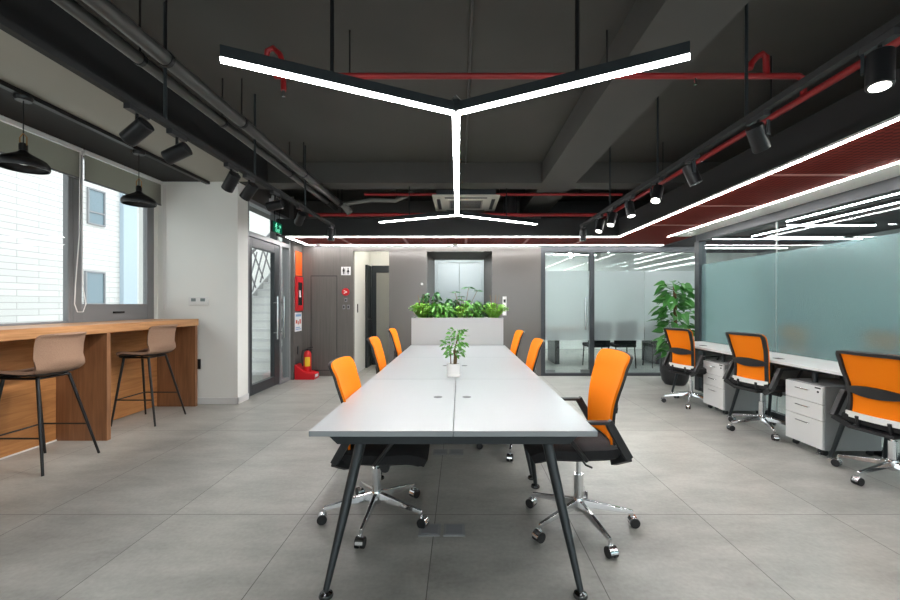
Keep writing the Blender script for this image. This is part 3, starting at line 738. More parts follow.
dk0.location = (3.055, 4.655, 0); dk0['group'] = GDK; dk0['label'] = 'far pale grey desk along the frosted glass, next to the tall potted plant'
a = dup(dk0); a.location.y = 3.405; a['label'] = 'middle pale grey desk along the frosted glass, between the two drawer pedestals'
a = dup(dk0); a.location.y = 2.155; a['label'] = 'nearest pale grey desk along the frosted glass, at the right photo edge'
def make_ped():
    t = thing('drawer_pedestal', '', 'cabinet')
    bd = MB(); bd.box(0.02, 0.50, 0, 0.39, 0.055, 0.60); bd.build('cabinet_body', pri('grey_cabinet_side', s(150, 152, 152), 0.4), t, bevel=0.003)
    for i, (z0, z1) in enumerate(((0.06, 0.30), (0.305, 0.44), (0.445, 0.59))):
        dr = BX(0.0, 0.019, 0.003, 0.387, z0, z1).build('drawer', 'white_lacquer', t, bevel=0.002)
        hz = z1-0.045
        MB().tube([(0, 0.13, hz), (-0.016, 0.13, hz), (-0.018, 0.14, hz), (-0.018, 0.25, hz), (-0.016, 0.26, hz), (0, 0.26, hz)], 0.004, 8).build('handle', 'chrome', dr, smooth=True)
        if i == 2:
            MB().cyl((-0.003, 0.045, z1-0.045), (0.0, 0.045, z1-0.045), 0.009, 14).build('lock', 'black_metal', dr)
            BX(-0.002, 0, 0.02, 0.075, z1-0.018, z1-0.006).build('label_strip', 'black_plastic', dr)
    for x in (0.06, 0.45):
        for y in (0.05, 0.34): MB().cyl((x, y-0.012, 0.025), (x, y+0.012, 0.025), 0.025, 14).box(x-0.02, x+0.02, y-0.02, y+0.02, 0.045, 0.056).build('caster', 'black_plastic', t)
    return t
pd = make_ped(); pd.location = (3.07, 4.66, 0); pd['group'] = 'white drawer pedestals'; pd['label'] = 'white three-drawer pedestal under the far desk, left of the middle chair'
p2 = dup(pd); p2.location.y = 3.385; p2['label'] = 'white three-drawer pedestal left of the nearest wall-desk chair'

# ================================================================== PLANTS
tp = thing('potted_plant', 'small leafy plant in a white ceramic pot on the meeting table', 'plant', (-0.05, 3.05, 0.75))
MB().lathe([(0, 0), (0.052, 0), (0.055, 0.012), (0.048, 0.018), (0.05, 0.02), (0.053, 0.098), (0.046, 0.098), (0.045, 0.085), (0, 0.085)], 26).build('pot', 'ceramic', tp, smooth=True)
MB().lathe([(0, 0.088), (0.045, 0.088), (0.045, 0.08), (0, 0.08)], 20).build('soil', 'soil', tp)
MB().tube([(0.012, 0, 0.085), (0.015, 0, 0.15), (0.01, 0.005, 0.2)], 0.013, 8).tube([(-0.02, 0.01, 0.085), (-0.022, 0.012, 0.16), (-0.03, 0.01, 0.24)], 0.004, 6).tube([(0.01, 0.005, 0.2), (0.03, 0, 0.28), (0.04, 0, 0.33)], 0.005, 6).build('stem', 'stem', tp, smooth=True)
fo = MB()
for i in range(190):
    z = random.uniform(0.15, 0.36); a = random.uniform(0, 2*math.pi); rr = 0.075*math.sqrt(random.random())*(1.1-abs(z-0.25)*2.6)
    p = Vector((rr*math.cos(a)+0.005+(0.025 if z > .3 else 0), rr*math.sin(a), z))
    fo.leaf(p, (math.cos(a), math.sin(a), random.uniform(-0.8, 0.9)), random.uniform(0.03, 0.048), random.uniform(0.016, 0.024), 0.3)
fo.build('foliage', 'leaf', tp, smooth=True)

pb = thing('planter_box', 'white planter box with greenery behind the far end of the meeting table', 'planter', (-0.035, 5.55, 0))
bx = MB(); bx.box(-0.615, 0.615, -0.20, -0.18, 0, 1.115); bx.box(-0.615, 0.615, 0.18, 0.20, 0, 1.115); bx.box(-0.615, -0.595, -0.18, 0.18, 0, 1.115); bx.box(0.595, 0.615, -0.18, 0.18, 0, 1.115); bx.box(-0.595, 0.595, -0.18, 0.18, 0.0, 0.9)
bx.build('box', 'planter', pb)
BX(-0.594, 0.594, -0.179, 0.179, 0.9, 1.07).build('soil', 'soil', pb)
def bush(x, y, h, r, n, L, W, mat, label, kind='leafy', stems=5):
    t = thing('planter_plant', label, 'plant', (x, y, 1.065), 0, 'plants in the white planter box')
    sm = MB()
    for i in range(stems):
        a = 2*math.pi*i/stems; sm.tube([(0.01*math.cos(a), 0.01*math.sin(a), 0), (r*.3*math.cos(a), r*.3*math.sin(a), h*.5), (r*.55*math.cos(a), r*.4*math.sin(a), h*.85)], [.005, .004, .002], 6)
    sm.build('stem', 'stem', t)
    fo = MB()
    for i in range(n):
        a = random.uniform(0, 2*math.pi)
        if kind == 'fern':
            # arching frond with small leaflets
            el = random.uniform(0.5, 1.2); Lf = r*1.5*random.uniform(.7, 1.1)
            for k in range(1, 9):
                tt = k/8; p = Vector((math.cos(a)*Lf*tt*math.cos(el)*1.2, math.sin(a)*Lf*tt*math.cos(el)*0.75, h*1.05*math.sin(el)*(tt-0.45*tt*tt)+0.02))
                for sg in (-1, 1):
                    fo.leaf(p, (math.cos(a+sg*1.0), math.sin(a+sg*1.0), 0.15), L*(1.15-tt*.7), W, 0.3)
        else:
            z = h*random.uniform(0.2, 1.0); rr = r*math.sqrt(random.random())*(1.05-0.5*abs(z/h-0.55))
            p = Vector((rr*math.cos(a), rr*math.sin(a)*0.8, z))
            fo.leaf(p, (math.cos(a), math.sin(a), random.uniform(-1.2, 0.9)), L*random.uniform(.75, 1.2), W*random.uniform(.8, 1.2), 0.35)
    fo.build('foliage', mat, t, smooth=True)
bush(-0.52, 5.51, 0.42, 0.13, 60, 0.05, 0.022, 'leaf_light', 'light green fern at the left end of the white planter', 'fern')
bush(-0.40, 5.61, 0.38, 0.12, 130, 0.085, 0.05, 'leaf_dark', 'dark tall leafy plant, second from the left in the white planter')
bush(-0.25, 5.51, 0.24, 0.14, 190, 0.07, 0.045, 'leaf', 'round mid-green bushy plant left of the planter centre')
bush(-0.10, 5.61, 0.30, 0.10, 110, 0.075, 0.04, 'leaf_dark', 'dark slender plant left of the tall stems in the planter')
bush(0.03, 5.49, 0.34, 0.10, 50, 0.045, 0.02, 'leaf_light', 'low light green fern at the planter centre front', 'fern')
bush(0.16, 5.53, 0.27, 0.13, 190, 0.065, 0.042, 'leaf', 'round mid-green bushy plant right of the planter centre')
bush(0.31, 5.61, 0.25, 0.11, 110, 0.08, 0.045, 'leaf_dark', 'dark leafy plant right of the round green bush in the planter')
bush(0.47, 5.51, 0.42, 0.13, 60, 0.05, 0.022, 'leaf_light', 'light green fern at the right end of the white planter', 'fern')
up = thing('planter_plant', 'tall thin-stemmed plant with flat leaf whorls rising above the planter centre', 'plant', (0.04, 5.61, 1.065), 0, 'plants in the white planter box')
sm = MB(); fo = MB()
for dx, hh, r in ((-0.11, 0.40, 0.09), (0.08, 0.46, 0.12), (0.20, 0.42, 0.09), (-0.02, 0.34, 0.07)):
    sm.tube([(dx*.2, 0, 0), (dx*.6, 0, hh*.6), (dx, 0, hh)], 0.004, 6)
    for k in range(9):
        a = 2*math.pi*k/9; fo.leaf((dx, 0, hh), (math.cos(a), math.sin(a), 0.1), r, r*.28, 0.25)
sm.build('stem', 'stem', up); fo.build('foliage', 'leaf_dark', up, smooth=True)

fp = thing('potted_plant', 'tall climbing plant with large heart leaves in a black pot by the glass post', 'plant', (3.49, 6.5, 0))
MB().lathe([(0, 0), (0.15, 0), (0.19, 0.06), (0.225, 0.22), (0.215, 0.38), (0.19, 0.44), (0.17, 0.44), (0.17, 0.40), (0, 0.40)], 30).build('pot', 'black_plastic', fp, smooth=True)
MB().lathe([(0, 0.41), (0.17, 0.41), (0.17, 0.39), (0, 0.39)], 20).build('soil', 'soil', fp)
sm = MB(); sm.tube([(0, 0, 0.4), (0.01, 0, 1.0), (0, 0, 1.6)], 0.028, 10); sm.build('stem', 'stem', fp)
fo = MB(); st_ = MB()
for i in range(135):
    z = 0.46 + 1.2*i/135; a = i*2.399+random.uniform(-.3, .3)
    rr = 0.21*(0.75+0.35*math.sin((z-0.4)*2.6))*random.uniform(.5, 1.05)
    p = Vector((rr*math.cos(a), rr*math.sin(a), z)); st_.tube([(0, 0, z-0.03), p], 0.004, 5)
    el = random.uniform(-1.0, 0.5)
    fo.leaf(p, (math.cos(a), math.sin(a), el), random.uniform(0.15, 0.22), random.uniform(0.11, 0.155), 0.2, heart=True, fold=0.2, roll=0.9)
fo.build('foliage', 'leaf_pothos', fp, smooth=True); st_.build('leaf_stalk', 'leaf_dark', fp)

# ================================================================== PENDANTS (left)
def make_pendant():
    t = thing('pendant_lamp', '', 'lamp')
    h = MB(); h.lathe([(0.025, 0.125), (0.05, 0.10), (0.12, 0.065), (0.175, 0.04), (0.20, 0.01), (0.202, -0.02), (0.196, -0.035), (0.19, -0.035), (0.194, -0.015), (0.17, 0.03), (0.11, 0.055), (0.045, 0.088), (0.02, 0.11), (0.02, 0.125), (0.025, 0.125)], 36)
    for v in h.bm.verts: v.co.x *= 0.73; v.co.y *= 0.73; v.co.z = 0.125-(0.125-v.co.z)*0.88
    h.build('lamp_shade', 'black_metal', t, smooth=True)
    MB().lathe([(0, 0.175), (0.02, 0.175), (0.026, 0.165), (0.026, 0.12), (0, 0.12)], 18).build('lamp_cap', 'black_metal', t, smooth=True)
    MB().tube([(-0.026, 0, 0.16), (-0.026, 0, 0.22), (0, 0, 0.25), (0.026, 0, 0.22), (0.026, 0, 0.16)], 0.004, 6).build('bracket', 'brass', t)
    MB().cyl((0, 0, 0.17), (0, 0, 0.492), 0.0035, 6).build('cord', 'black_metal', t)
    MB().lathe([(0, 0.525), (0.055, 0.525), (0.055, 0.51), (0.045, 0.492), (0, 0.492)], 22).build('canopy', 'black_metal', t, smooth=True)
    MB().lathe([(0, 0.01), (0.03, 0.02), (0.036, 0.05), (0.02, 0.085), (0, 0.085)], 18).build('bulb', 'ceramic', t, smooth=True)
    return t
pl = make_pendant(); pl.location = (-3.275, 3.0, 2.33); pl['group'] = 'black pendant lamps over the bar counter'
pl['label'] = 'black metal pendant lamp nearest the camera above the bar counter'
p2 = dup(pl); p2.location = (-3.275, 4.08, 2.33); p2['label'] = 'black metal pendant lamp in front of the small casement window'

# ================================================================== Y-SHAPED LIGHT
ZL = 2.434
yl = thing('pendant_light', 'black branched linear pendant light with bright white strips above the meeting table', 'light', (-0.03, 2.4, ZL))
P = {'c': (0.006, 0, 0), 'l': (-1.09, -0.53, 0), 'r': (1.09, -0.555, 0), 'f': (-0.009, 2.75, 0), 'fl': (-1.088, 3.19, 0), 'fr': (1.12, 3.33, 0)}
P = {k: Vector(v) for k, v in P.items()}
for a, b in (('c','l'), ('c','r'), ('c','f'), ('f','fl'), ('f','fr')):
    A, B = P[a], P[b]; d = (B-A).normalized()*0.022
    z = Vector((0,0,0.038)); MB().bar(A+d+z, B+z, 0.052, 0.056).build('housing', 'charcoal', yl)
    z = Vector((0,0,0.008)); MB().bar(A+d+z, B+z, 0.044, 0.006).build('diffuser', 'led', yl)
for k in ('c', 'f'):
    jn = MB(); jn.cyl(P[k]+Vector((0,0,0.012)), P[k]+Vector((0,0,0.085)), 0.03, 6)
    jn.build('joint', 'charcoal', yl)
for A, B, t in (('c','l',.588), ('c','r',.583), ('f','fl',.6), ('f','fr',.6)):
    q = P[A].lerp(P[B], t); MB().cyl(q+Vector((0,0,0.07)), Vector((q.x, q.y, ZS-ZL)), 0.011 if A == 'c' else 0.008, 10).build('hanger_rod', 'black_metal', yl)
cw = MB()
for dx in (-0.05, 0.05): cw.tube([P['c']+Vector((dx, 0, 0.07)), P['c']+Vector((0, 0, 0.12))], 0.002, 5)
cw.build('joint_wire', 'chrome', yl)

# ================================================================== TRACKS + SPOTS
ZT = 2.40
def track(x, y0, y1, label, rods):
    t = thing('lighting_track', label, 'track', (x, 0, ZT))
    MB().box(-0.02, 0.02, y0, y1, 0, 0.035).build('rail', 'black_ceiling', t)
    for y in rods: MB().cyl((0, y, 0.03), (0, y, ZS-ZT), 0.010, 8).build('hanger_rod', 'charcoal', t)
    return t
XTL, XTR = -1.82, 1.74
track(XTL, -2.0, 5.75, 'black lighting track hanging along the left side of the room', (1.2, 2.47, 3.55, 4.70))
track(XTR, -2.0, 5.75, 'black lighting track hanging along the right side of the room', (1.2, 2.43, 3.52, 4.64))
def make_spot(direction, mat, L=0.15, r=0.045):
    t = thing('track_spotlight', '', 'spotlight')
    BX(-0.018, 0.018, -0.07, 0.07, -0.03, 0.0).build('adaptor', 'black_plastic', t)
    d = Vector(direction).normalized(); c = Vector((0, 0, -0.13))
    MB().tube([(0, 0, -0.03), (0, 0, -0.09)], 0.009, 8).bar((0.0, 0, -0.085), c+d.orthogonal()*0.0, 0.02, 0.02, (0,1,0)).build('stem', 'black_metal', t)
    a = c-d*L/2; b = c+d*L/2
    MB().tube([a, b], r, 24).build('lamp_body', 'black_metal', t, smooth=True, bevel=0.004)
    MB().tube([b-d*0.002, b+d*0.002], r*0.74, 24).build('lens', mat, t)
    sd = d.cross(Vector((0,0,1)))
    sd = (Vector((1,0,0)) if sd.length < 1e-3 else sd.normalized())
    MB().bar(c+sd*(r+0.006), c+sd*(r+0.006)+Vector((0,0,0.085)), 0.012, 0.022, d).build('yoke', 'charcoal', t)
    return t
lefts = [(137, 'first from the camera'), (177, 'second from the camera'), (231, 'third, above the near edge of the white pier'), (249, 'fourth, at the corner of the white pier'), (275, 'fifth, above the green exit sign'), (300, 'sixth from the camera'), (331, 'last, at the far end')]
dirs = [(-0.8, 0.1, -0.55), (-0.85, 0.0, -0.4), (-0.6, 0.3, -0.7), (-0.6, 0.2, -0.65), (-0.9, 0.0, -0.2), (-0.5, 0.5, -0.6), (0, 0, -1)]
for (px, w_), d in zip(lefts, dirs):
    y = XTL*F/(px-460); t = make_spot(d, 'dim_lens'); t.location = (XTL, y, ZT)
    t['label'] = 'black spotlight on the left lighting track, ' + w_; t['group'] = 'spotlights on the left track'
rights = [(880, 'first from the camera with glowing round lens'), (758, 'second from the camera'), (692, 'third from the camera'), (657, 'fourth, with a bright tilted lens'), (630, 'fifth from the camera'), (612, 'sixth from the camera'), (600, 'seventh, near the end'), (583, 'last, at the far end')]
dirs = [(-0.12, -0.1, -1), (0.5, 0.3, -0.7), (0.35, -0.1, -0.9), (-0.35, -0.35, -0.85), (0.1, -0.2, -1), (-0.3, -0.2, -0.9), (-0.3, -0.2, -0.9), (0, 0, -1)]
on = [1, 0, 0, 1, 1, 1, 1, 0]
for (px, w_), d, o_ in zip(rights, dirs, on):
    y = XTR*F/(px-460); t = make_spot(d, 'lens' if o_ else 'dim_lens'); t.location = (XTR, y, ZT)
    t['label'] = 'black spotlight on the right lighting track, ' + w_; t['group'] = 'spotlights on the right track'
# light thrown by the track heads
def beam(loc, target, e, ang=60, col=(1, .96, .9)):
    d = bpy.data.lights.new('spot_beam', 'SPOT'); o = bpy.data.objects.new('spot_beam', d); COL.objects.link(o)
    d.energy = e; d.spot_size = math.radians(ang); d.spot_blend = 0.7; d.shadow_soft_size = 0.05; d.color = col
    o.location = loc; o.rotation_euler = (Vector(target)-Vector(loc)).to_track_quat('-Z', 'Y').to_euler()
for y in (0.6, 2.25, 2.9, 3.6): beam((XTL-0.12, y, 2.22), (-3.75, y+0.5, 0.5), 26)
for y in (1.6, 3.5, 4.1, 4.6, 5.0): beam((XTR-0.03, y-0.05, 2.17), (XTR-0.3, y-0.2, 0), 10, 70)

# ================================================================== PIPES
def pipe(name, pts, r, mat, label, cat='pipe', group=None):
    o = MB().tube(pts, r, 12).build(name, mat, None, smooth=True); return tag(o, label, cat, group)
pr = thing('sprinkler_pipe', 'red sprinkler pipe crossing the ceiling above the branched light', 'pipe', (0, 2.72, 2.85), 0, 'red sprinkler pipes')
MB().tube([(-1.26, 0, 0), (2.30, 0, 0)], 0.02, 12).build('pipe', 'red_pipe', pr, smooth=True)
MB().tube([(-1.20, 0, -0.10), (-1.20, 0, 0.08), (-1.225, 0, 0.15), (-1.27, 0, 0.19), (-1.31, 0, 0.17), (-1.32, 0, 0.10)], 0.018, 10).build('elbow', 'red_pipe', pr, smooth=True)
MB().tube([(-1.20, 0, -0.1), (-1.20, 0, -0.14)], 0.011, 8).build('sprinkler_head', 'chrome', pr)
MB().tube([(1.60, 0, 0), (1.60, 0, -0.06)], 0.01, 8).build('sprinkler_head', 'chrome', pr)
MB().tube([(1.97, 0, 0.05), (1.985, 0, 0.09), (2.02, 0, 0.13), (2.055, 0, 0.15), (2.08, 0, 0.13), (2.085, 0, 0.0)], 0.02, 10).build('elbow', 'red_pipe', pr, smooth=True)
MB().tube([(2.30, 0, 0), (2.335, 0, -0.02), (2.335, 0, -0.13)], 0.02, 10).build('elbow', 'red_pipe', pr, smooth=True)
for x in (-0.75, 1.0): MB().cyl((x, 0, 0.015), (x, 0, ZS-2.85), 0.006, 6).build('hanger_rod', 'black_metal', pr)
pr = thing('sprinkler_pipe', 'red sprinkler pipe running beside the right lighting track', 'pipe', (2.335, 0, 2.70), 0, 'red sprinkler pipes')
MB().tube([(0, -2.0, 0), (0, 6.6, 0)], 0.024, 12).build('pipe', 'red_pipe', pr, smooth=True)
for y in (0.5, 3.0, 4.6, 6.0): MB().cyl((0, y, 0.02), (0, y, ZS-2.70), 0.006, 6).build('hanger_rod', 'black_metal', pr)
pr = thing('sprinkler_pipe', 'red sprinkler pipe just before the ceiling air conditioner', 'pipe', (0, 5.7, 2.86), 0, 'red sprinkler pipes')
MB().tube([(-1.36, 0, 0), (2.31, 0, 0)], 0.019, 12).build('pipe', 'red_pipe', pr, smooth=True)
for x in (-0.9, 1.7): MB().cyl((x, 0, -0.02), (x, 0, 0.30), 0.006, 6).build('hanger_rod', 'black_metal', pr)
MB().tube([(-0.9, 0, -0.01), (-0.9, 0, -0.05)], 0.011, 8).build('sprinkler_head', 'chrome', pr)
pr = thing('sprinkler_pipe', 'red pipe lowest and farthest, low behind the far arms of the branched light', 'pipe', (0, 6.1, 2.66), 0, 'red sprinkler pipes')
MB().tube([(-2.3, 0, 0), (2.31, 0, 0)], 0.026, 12).build('pipe', 'red_pipe', pr, smooth=True)
for x in (-1.8, 0.9): MB().cyl((x, 0, 0.02), (x, 0, ZS-2.66), 0.006, 6).build('hanger_rod', 'black_metal', pr)
for x, r, y1, lab in ((-1.96, 0.036, 6.3, 'grey metal conduit nearer the left windows, hanging under the ceiling'), (-1.80, 0.044, 6.0, 'thicker grey metal conduit beside the first one at the left ceiling')):
    pp = thing('ceiling_conduit', lab, 'pipe', (x, 0, 2.80), 0, 'grey conduits at the left ceiling')
    MB().tube([(0, -2.0, 0), (0, y1, 0)], r, 14).build('pipe', 'grey_pipe', pp, smooth=True)
    for y in (1.0, 2.45, 3.3, 4.6, 5.9):
        if y < y1: MB().cyl((0, y, 0), (0, y, ZS-2.80), 0.006, 6).cyl((0, y-0.012, 0), (0, y+0.012, 0), r+0.006, 14).build('pipe_hanger', 'black_metal', pp)
cd = MB().tube([(0.075, -2, ZS-0.012), (0.075, 5.24, ZS-0.012)], 0.009, 8).build('thin_conduit', 'grey_pipe'); tag(cd, 'thin grey conduit running along the middle of the ceiling slab', 'pipe')
hs = MB().tube([at(344, 205, 6.0), at(352, 203, 5.95), at(372, 200, 5.9), at(395, 201, 5.85), at(407, 196, 5.85), at(412, 192, 5.9)], 0.028, 10).tube([at(344, 205, 6.0), at(350, 213, 6.0)], 0.05, 10).build('drain_hose', 'grey_hose', None, smooth=True)
tag(hs, 'sagging grey insulated hose between conduits and air conditioner', 'hose')
dc = MB().cyl((0.78, 6.2, 2.62), (0.78, 6.2, 2.98), 0.11, 20).box(0.6, 0.98, 6.02, 6.18, 2.95, 3.15).build('air_duct', 'black_metal', None, smooth=True); tag(dc, 'dark round air duct right of the ceiling air conditioner', 'duct')
# ceiling cassette
ac = thing('air_conditioner', 'white ceiling cassette air conditioner at the rear of the ceiling', 'air conditioner', (0.085, 6.03, 2.80))
BX(-0.42, 0.42, -0.40, 0.40, 0.03, 0.30).build('casing', 'dark_alu', ac)
pn = MB(); pn.box(-0.475, 0.475, -0.45, 0.45, 0, 0.03); pn.build('front_panel', pri('cream_plastic', s(214, 212, 200), 0.45), ac, bevel=0.008)
gl = MB(); gl.box(-0.25, 0.25, -0.25, 0.25, -0.004, 0.002); gl.build('grille', pri('grille_grey', s(168, 166, 156), 0.5), ac)
sl = MB()
for k in range(12): y = -0.22+0.038*k; sl.box(-0.23, 0.23, y, y+0.014, -0.008, -0.003)
sl.build('grille_slats', 'dark_alu', ac)
for a in ((-0.30, 0.30, -0.40, -0.35), (-0.30, 0.30, 0.35, 0.40), (-0.42, -0.37, -0.30, 0.30), (0.37, 0.42, -0.30, 0.30)): BX(a[0], a[1], a[2], a[3], -0.004, 0.001).build('air_flap', 'dark_alu', ac)
# smoke detectors
for px, lab in ((455, 'white smoke detector under the red strip, above the lift'), (318, 'white smoke detector near the left wall')):
    x = (px-460)/F*7.0
    d = thing('smoke_detector', lab, 'detector', (x, 7.0, ZF), 0, 'ceiling smoke detectors')
    MB().lathe([(0, 0), (0.055, 0), (0.055, -0.012), (0.035, -0.032), (0, -0.034)], 22).build('housing', 'white_plastic', d, smooth=True)
    MB().lathe([(0, -0.033), (0.012, -0.034), (0.010, -0.042), (0, -0.042)], 12).build('sensor', 'alu', d)
d = thing('smoke_detector', 'white smoke detector on the white band before the right glass post', 'detector', (3.42, 5.9, ZF), 0, 'ceiling smoke detectors')
MB().lathe([(0, 0), (0.055, 0), (0.055, -0.012), (0.035, -0.032), (0, -0.034)], 22).build('housing', 'white_plastic', d, smooth=True)
MB().lathe([(0, -0.033), (0.012, -0.034), (0.010, -0.042), (0, -0.042)], 12).build('sensor', 'alu', d)

# ================================================================== WALL ITEMS
# exit sign, hanging parallel to the left wall
ex = thing('exit_sign', 'green lit exit sign hanging on two rods before the glass door transom', 'sign', (-2.75, 6.0, 2.36))
BX(-0.015, 0.015, -0.15, 0.15, 0, 0.165).build('sign_box', 'black_plastic', ex, bevel=0.003)
BX(0.015, 0.017, -0.143, 0.143, 0.006, 0.159).build('sign_face', 'green_sign', ex)
gy = MB()
gy.cyl((0.017, -0.045, 0.135), (0.0185, -0.045, 0.135), 0.012, 12)
gy.bar((0.0178, -0.05, 0.122), (0.0178, -0.06, 0.096), 0.0015, 0.02, (0,1,0))
for a, b in (((-0.06, .1), (-0.085, .078)), ((-0.06, .1), (-0.035, .085)), ((-0.035, .085), (-0.042, .072)), ((-0.05, .12), (-0.025, .108)), ((-0.055, .12), (-0.08, .11))):
    gy.bar((0.0178, a[0], a[1]), (0.0178, b[0], b[1]), 0.0015, 0.01, (0,1,0))
gy.bar((0.0178, 0.02, 0.108), (0.0178, 0.09, 0.108), 0.0015, 0.012, (0,1,0)).bar((0.0178, 0.09, 0.108), (0.0178, 0.065, 0.13), 0.0015, 0.012, (0,1,0)).bar((0.0178, 0.09, 0.108), (0.0178, 0.065, 0.086), 0.0015, 0.012, (0,1,0))
gy.build('running_figure', 'green_glyph', ex)
def text(body, size, parent, loc, rot, mat, name='sign_lettering'):
    c = bpy.data.curves.new(name, 'FONT'); c.body = body; c.size = size; c.extrude = 0.0005; c.align_x = 'CENTER'; c.align_y = 'CENTER'
    tmp = bpy.data.objects.new('tmp', c); COL.objects.link(tmp); bpy.context.view_layer.update()
    me = bpy.data.meshes.new_from_object(tmp.evaluated_get(bpy.context.evaluated_depsgraph_get())); bpy.data.objects.remove(tmp)
    o = bpy.data.objects.new(name, me); COL.objects.link(o); me.materials.clear(); me.materials.append(M[mat]); o.parent = parent; o.location = loc; o.rotation_euler = rot; return o
text('EXIT', 0.07, ex, (0.0178, 0, 0.036), (math.pi/2, 0, math.pi/2), 'green_glyph')
for y in (-0.07, 0.09): MB().cyl((0, y, 0.16), (0, y, ZS-2.36), 0.006, 6).build('hanger_rod', 'black_metal', ex)
el = thing('emergency_light', 'small white twin emergency light above the exit sign', 'lamp', (-2.93, 6.25, 2.82))
BX(0, 0.06, -0.12, 0.12, 0, 0.1).build('housing', 'white_plastic', el, bevel=0.006)
for y in (-0.07, 0.07): MB().cyl((0.03, y, 0.13), (0.09, y, 0.12), 0.035, 14).build('lamp_head', 'white_plastic', el, smooth=True)
# fire items on left rear wall
XF = -2.85
op = BX(XF, XF+0.012, 6.93, 7.19, 1.80, 2.22).build('wall_panel', 'orange_panel'); tag(op, 'orange panel on the wall above the red fire cabinet', 'panel')
fc = thing('fire_cabinet', 'red fire hose cabinet with dark glass window on the left rear wall', 'cabinet', (XF, 6.91, 1.18))
BX(0, 0.035, 0, 0.28, 0, 0.60).build('cabinet_body', 'red', fc, bevel=0.004)
BX(0.034, 0.038, 0.05, 0.22, 0.10, 0.50).build('cabinet_window', 'dark_glass', fc)
MB().box(0.038, 0.041, 0.08, 0.15, 0.24, 0.36).build('inner_label', 'paper', fc)
po = thing('notice_poster', 'small white notice with coloured pictures under the red fire cabinet', 'poster', (XF, 6.90, 0.82))
BX(0, 0.004, 0, 0.29, 0, 0.33).build('sheet', 'paper', po)
BX(0.004, 0.005, 0.03, 0.26, 0.26, 0.30).build('heading', 'print_blue', po)
b = MB(); b.box(0.004, 0.005, 0.03, 0.10, 0.14, 0.20); b.box(0.004, 0.005, 0.12, 0.16, 0.12, 0.18); b.box(0.004, 0.005, 0.19, 0.25, 0.13, 0.21); b.build('picture', 'print_red', po)
b = MB(); b.box(0.004, 0.005, 0.03, 0.26, 0.03, 0.045); b.box(0.004, 0.005, 0.03, 0.22, 0.06, 0.075); b.build('caption', 'print_blue', po)
wo = BX(XF, XF+0.01, 7.0, 7.07, 0.42, 0.56).build('wall_socket', 'black_plastic', bevel=0.003); tag(wo, 'black socket low on the left rear wall above the extinguisher tray', 'socket')
tr = thing('extinguisher_tray', 'red floor tray holding the fire extinguisher in the rear left corner', 'tray', (-2.70, 6.98, 0))
q = MB(); q.prism([(-0.14, 0.02), (0.20, 0.02), (0.20, 0.10), (0.02, 0.14), (-0.14, 0.26)], 'y', -0.12, 0.12); q.box(-0.14, 0.2, -0.12, 0.12, 0, 0.025); q.build('tray_body', 'red', tr, bevel=0.008)
q = BX(0.201, 0.204, -0.08, 0.06, 0.035, 0.085).build('tray_label', 'paper', tr)
fe = thing('fire_extinguisher', 'red fire extinguisher with yellow label standing in the red tray', 'fire extinguisher', (-2.66, 6.98, 0.12))
MB().lathe([(0, 0), (0.06, 0), (0.064, 0.02), (0.064, 0.30), (0.05, 0.345), (0.02, 0.37), (0, 0.37)], 24).build('cylinder', 'red', fe, smooth=True)
lb = MB()
lb.grid(lambda u, v: (0.0648*math.cos(-2.0+1.5*u), 0.0648*math.sin(-2.0+1.5*u), 0.10+0.16*v), 10, 1)
lb.build('label_sheet', 'yellow', fe)
MB().cyl((0, 0, 0.36), (0, 0, 0.40), 0.02, 14).bar((0, 0, 0.41), (0.10, 0, 0.43), 0.02, 0.012).bar((0, 0, 0.395), (0.09, 0, 0.385), 0.02, 0.01).build('valve', 'black_plastic', fe)
MB().tube([(-0.01, -0.02, 0.39), (-0.07, -0.05, 0.37), (-0.085, -0.05, 0.25), (-0.075, -0.03, 0.10)], 0.009, 8).build('hose', 'black_plastic', fe, smooth=True)
# back wall left: restroom sign, alarm, buttons
YF = YB
def bp(px, py): return at(px, py, YF)
rs = thing('restroom_sign', 'white square restroom sign with black man and woman figures on the back wall', 'sign', bp(346, 271))
BX(-0.085, 0.085, -0.006, 0, -0.075, 0.075).build('plate', 'white_plastic', rs)
g_ = MB()
for x, wmn in ((-0.04, 0), (0.04, 1)):
    g_.cyl((x, -0.0075, 0.048), (x, -0.006, 0.048), 0.013, 12)
    if wmn: g_.prism([(x-0.007, 0.032), (x+0.007, 0.032), (x+0.026, -0.022), (x-0.026, -0.022)], 'y', -0.0075, -0.006); g_.box(x-0.012, x-0.003, -0.0075, -0.006, -0.06, -0.022); g_.box(x+0.003, x+0.012, -0.0075, -0.006, -0.06, -0.022)
    else: g_.box(x-0.02, x+0.02, -0.0075, -0.006, -0.012, 0.032); g_.box(x-0.014, x-0.002, -0.0075, -0.006, -0.06, -0.012); g_.box(x+0.002, x+0.014, -0.0075, -0.006, -0.06, -0.012)
g_.box(-0.002, 0.002, -0.0075, -0.006, -0.065, 0.065); g_.build('figures', 'black_metal', rs)
fa = thing('fire_alarm', 'round red fire alarm bell below the restroom sign', 'alarm', bp(346, 292))
MB().tube([(0, 0, 0), (0, -0.035, 0)], 0.068, 28).build('alarm_body', 'red', fa, smooth=True, bevel=0.008)
MB().bar((-0.03, -0.037, 0.025), (0.03, -0.037, 0.0), 0.012, 0.004, (0,1,0)).bar((0.03, -0.037, 0), (-0.03, -0.037, -0.025), 0.012, 0.004, (0,1,0)).build('arrow_mark', 'white_plastic', fa)
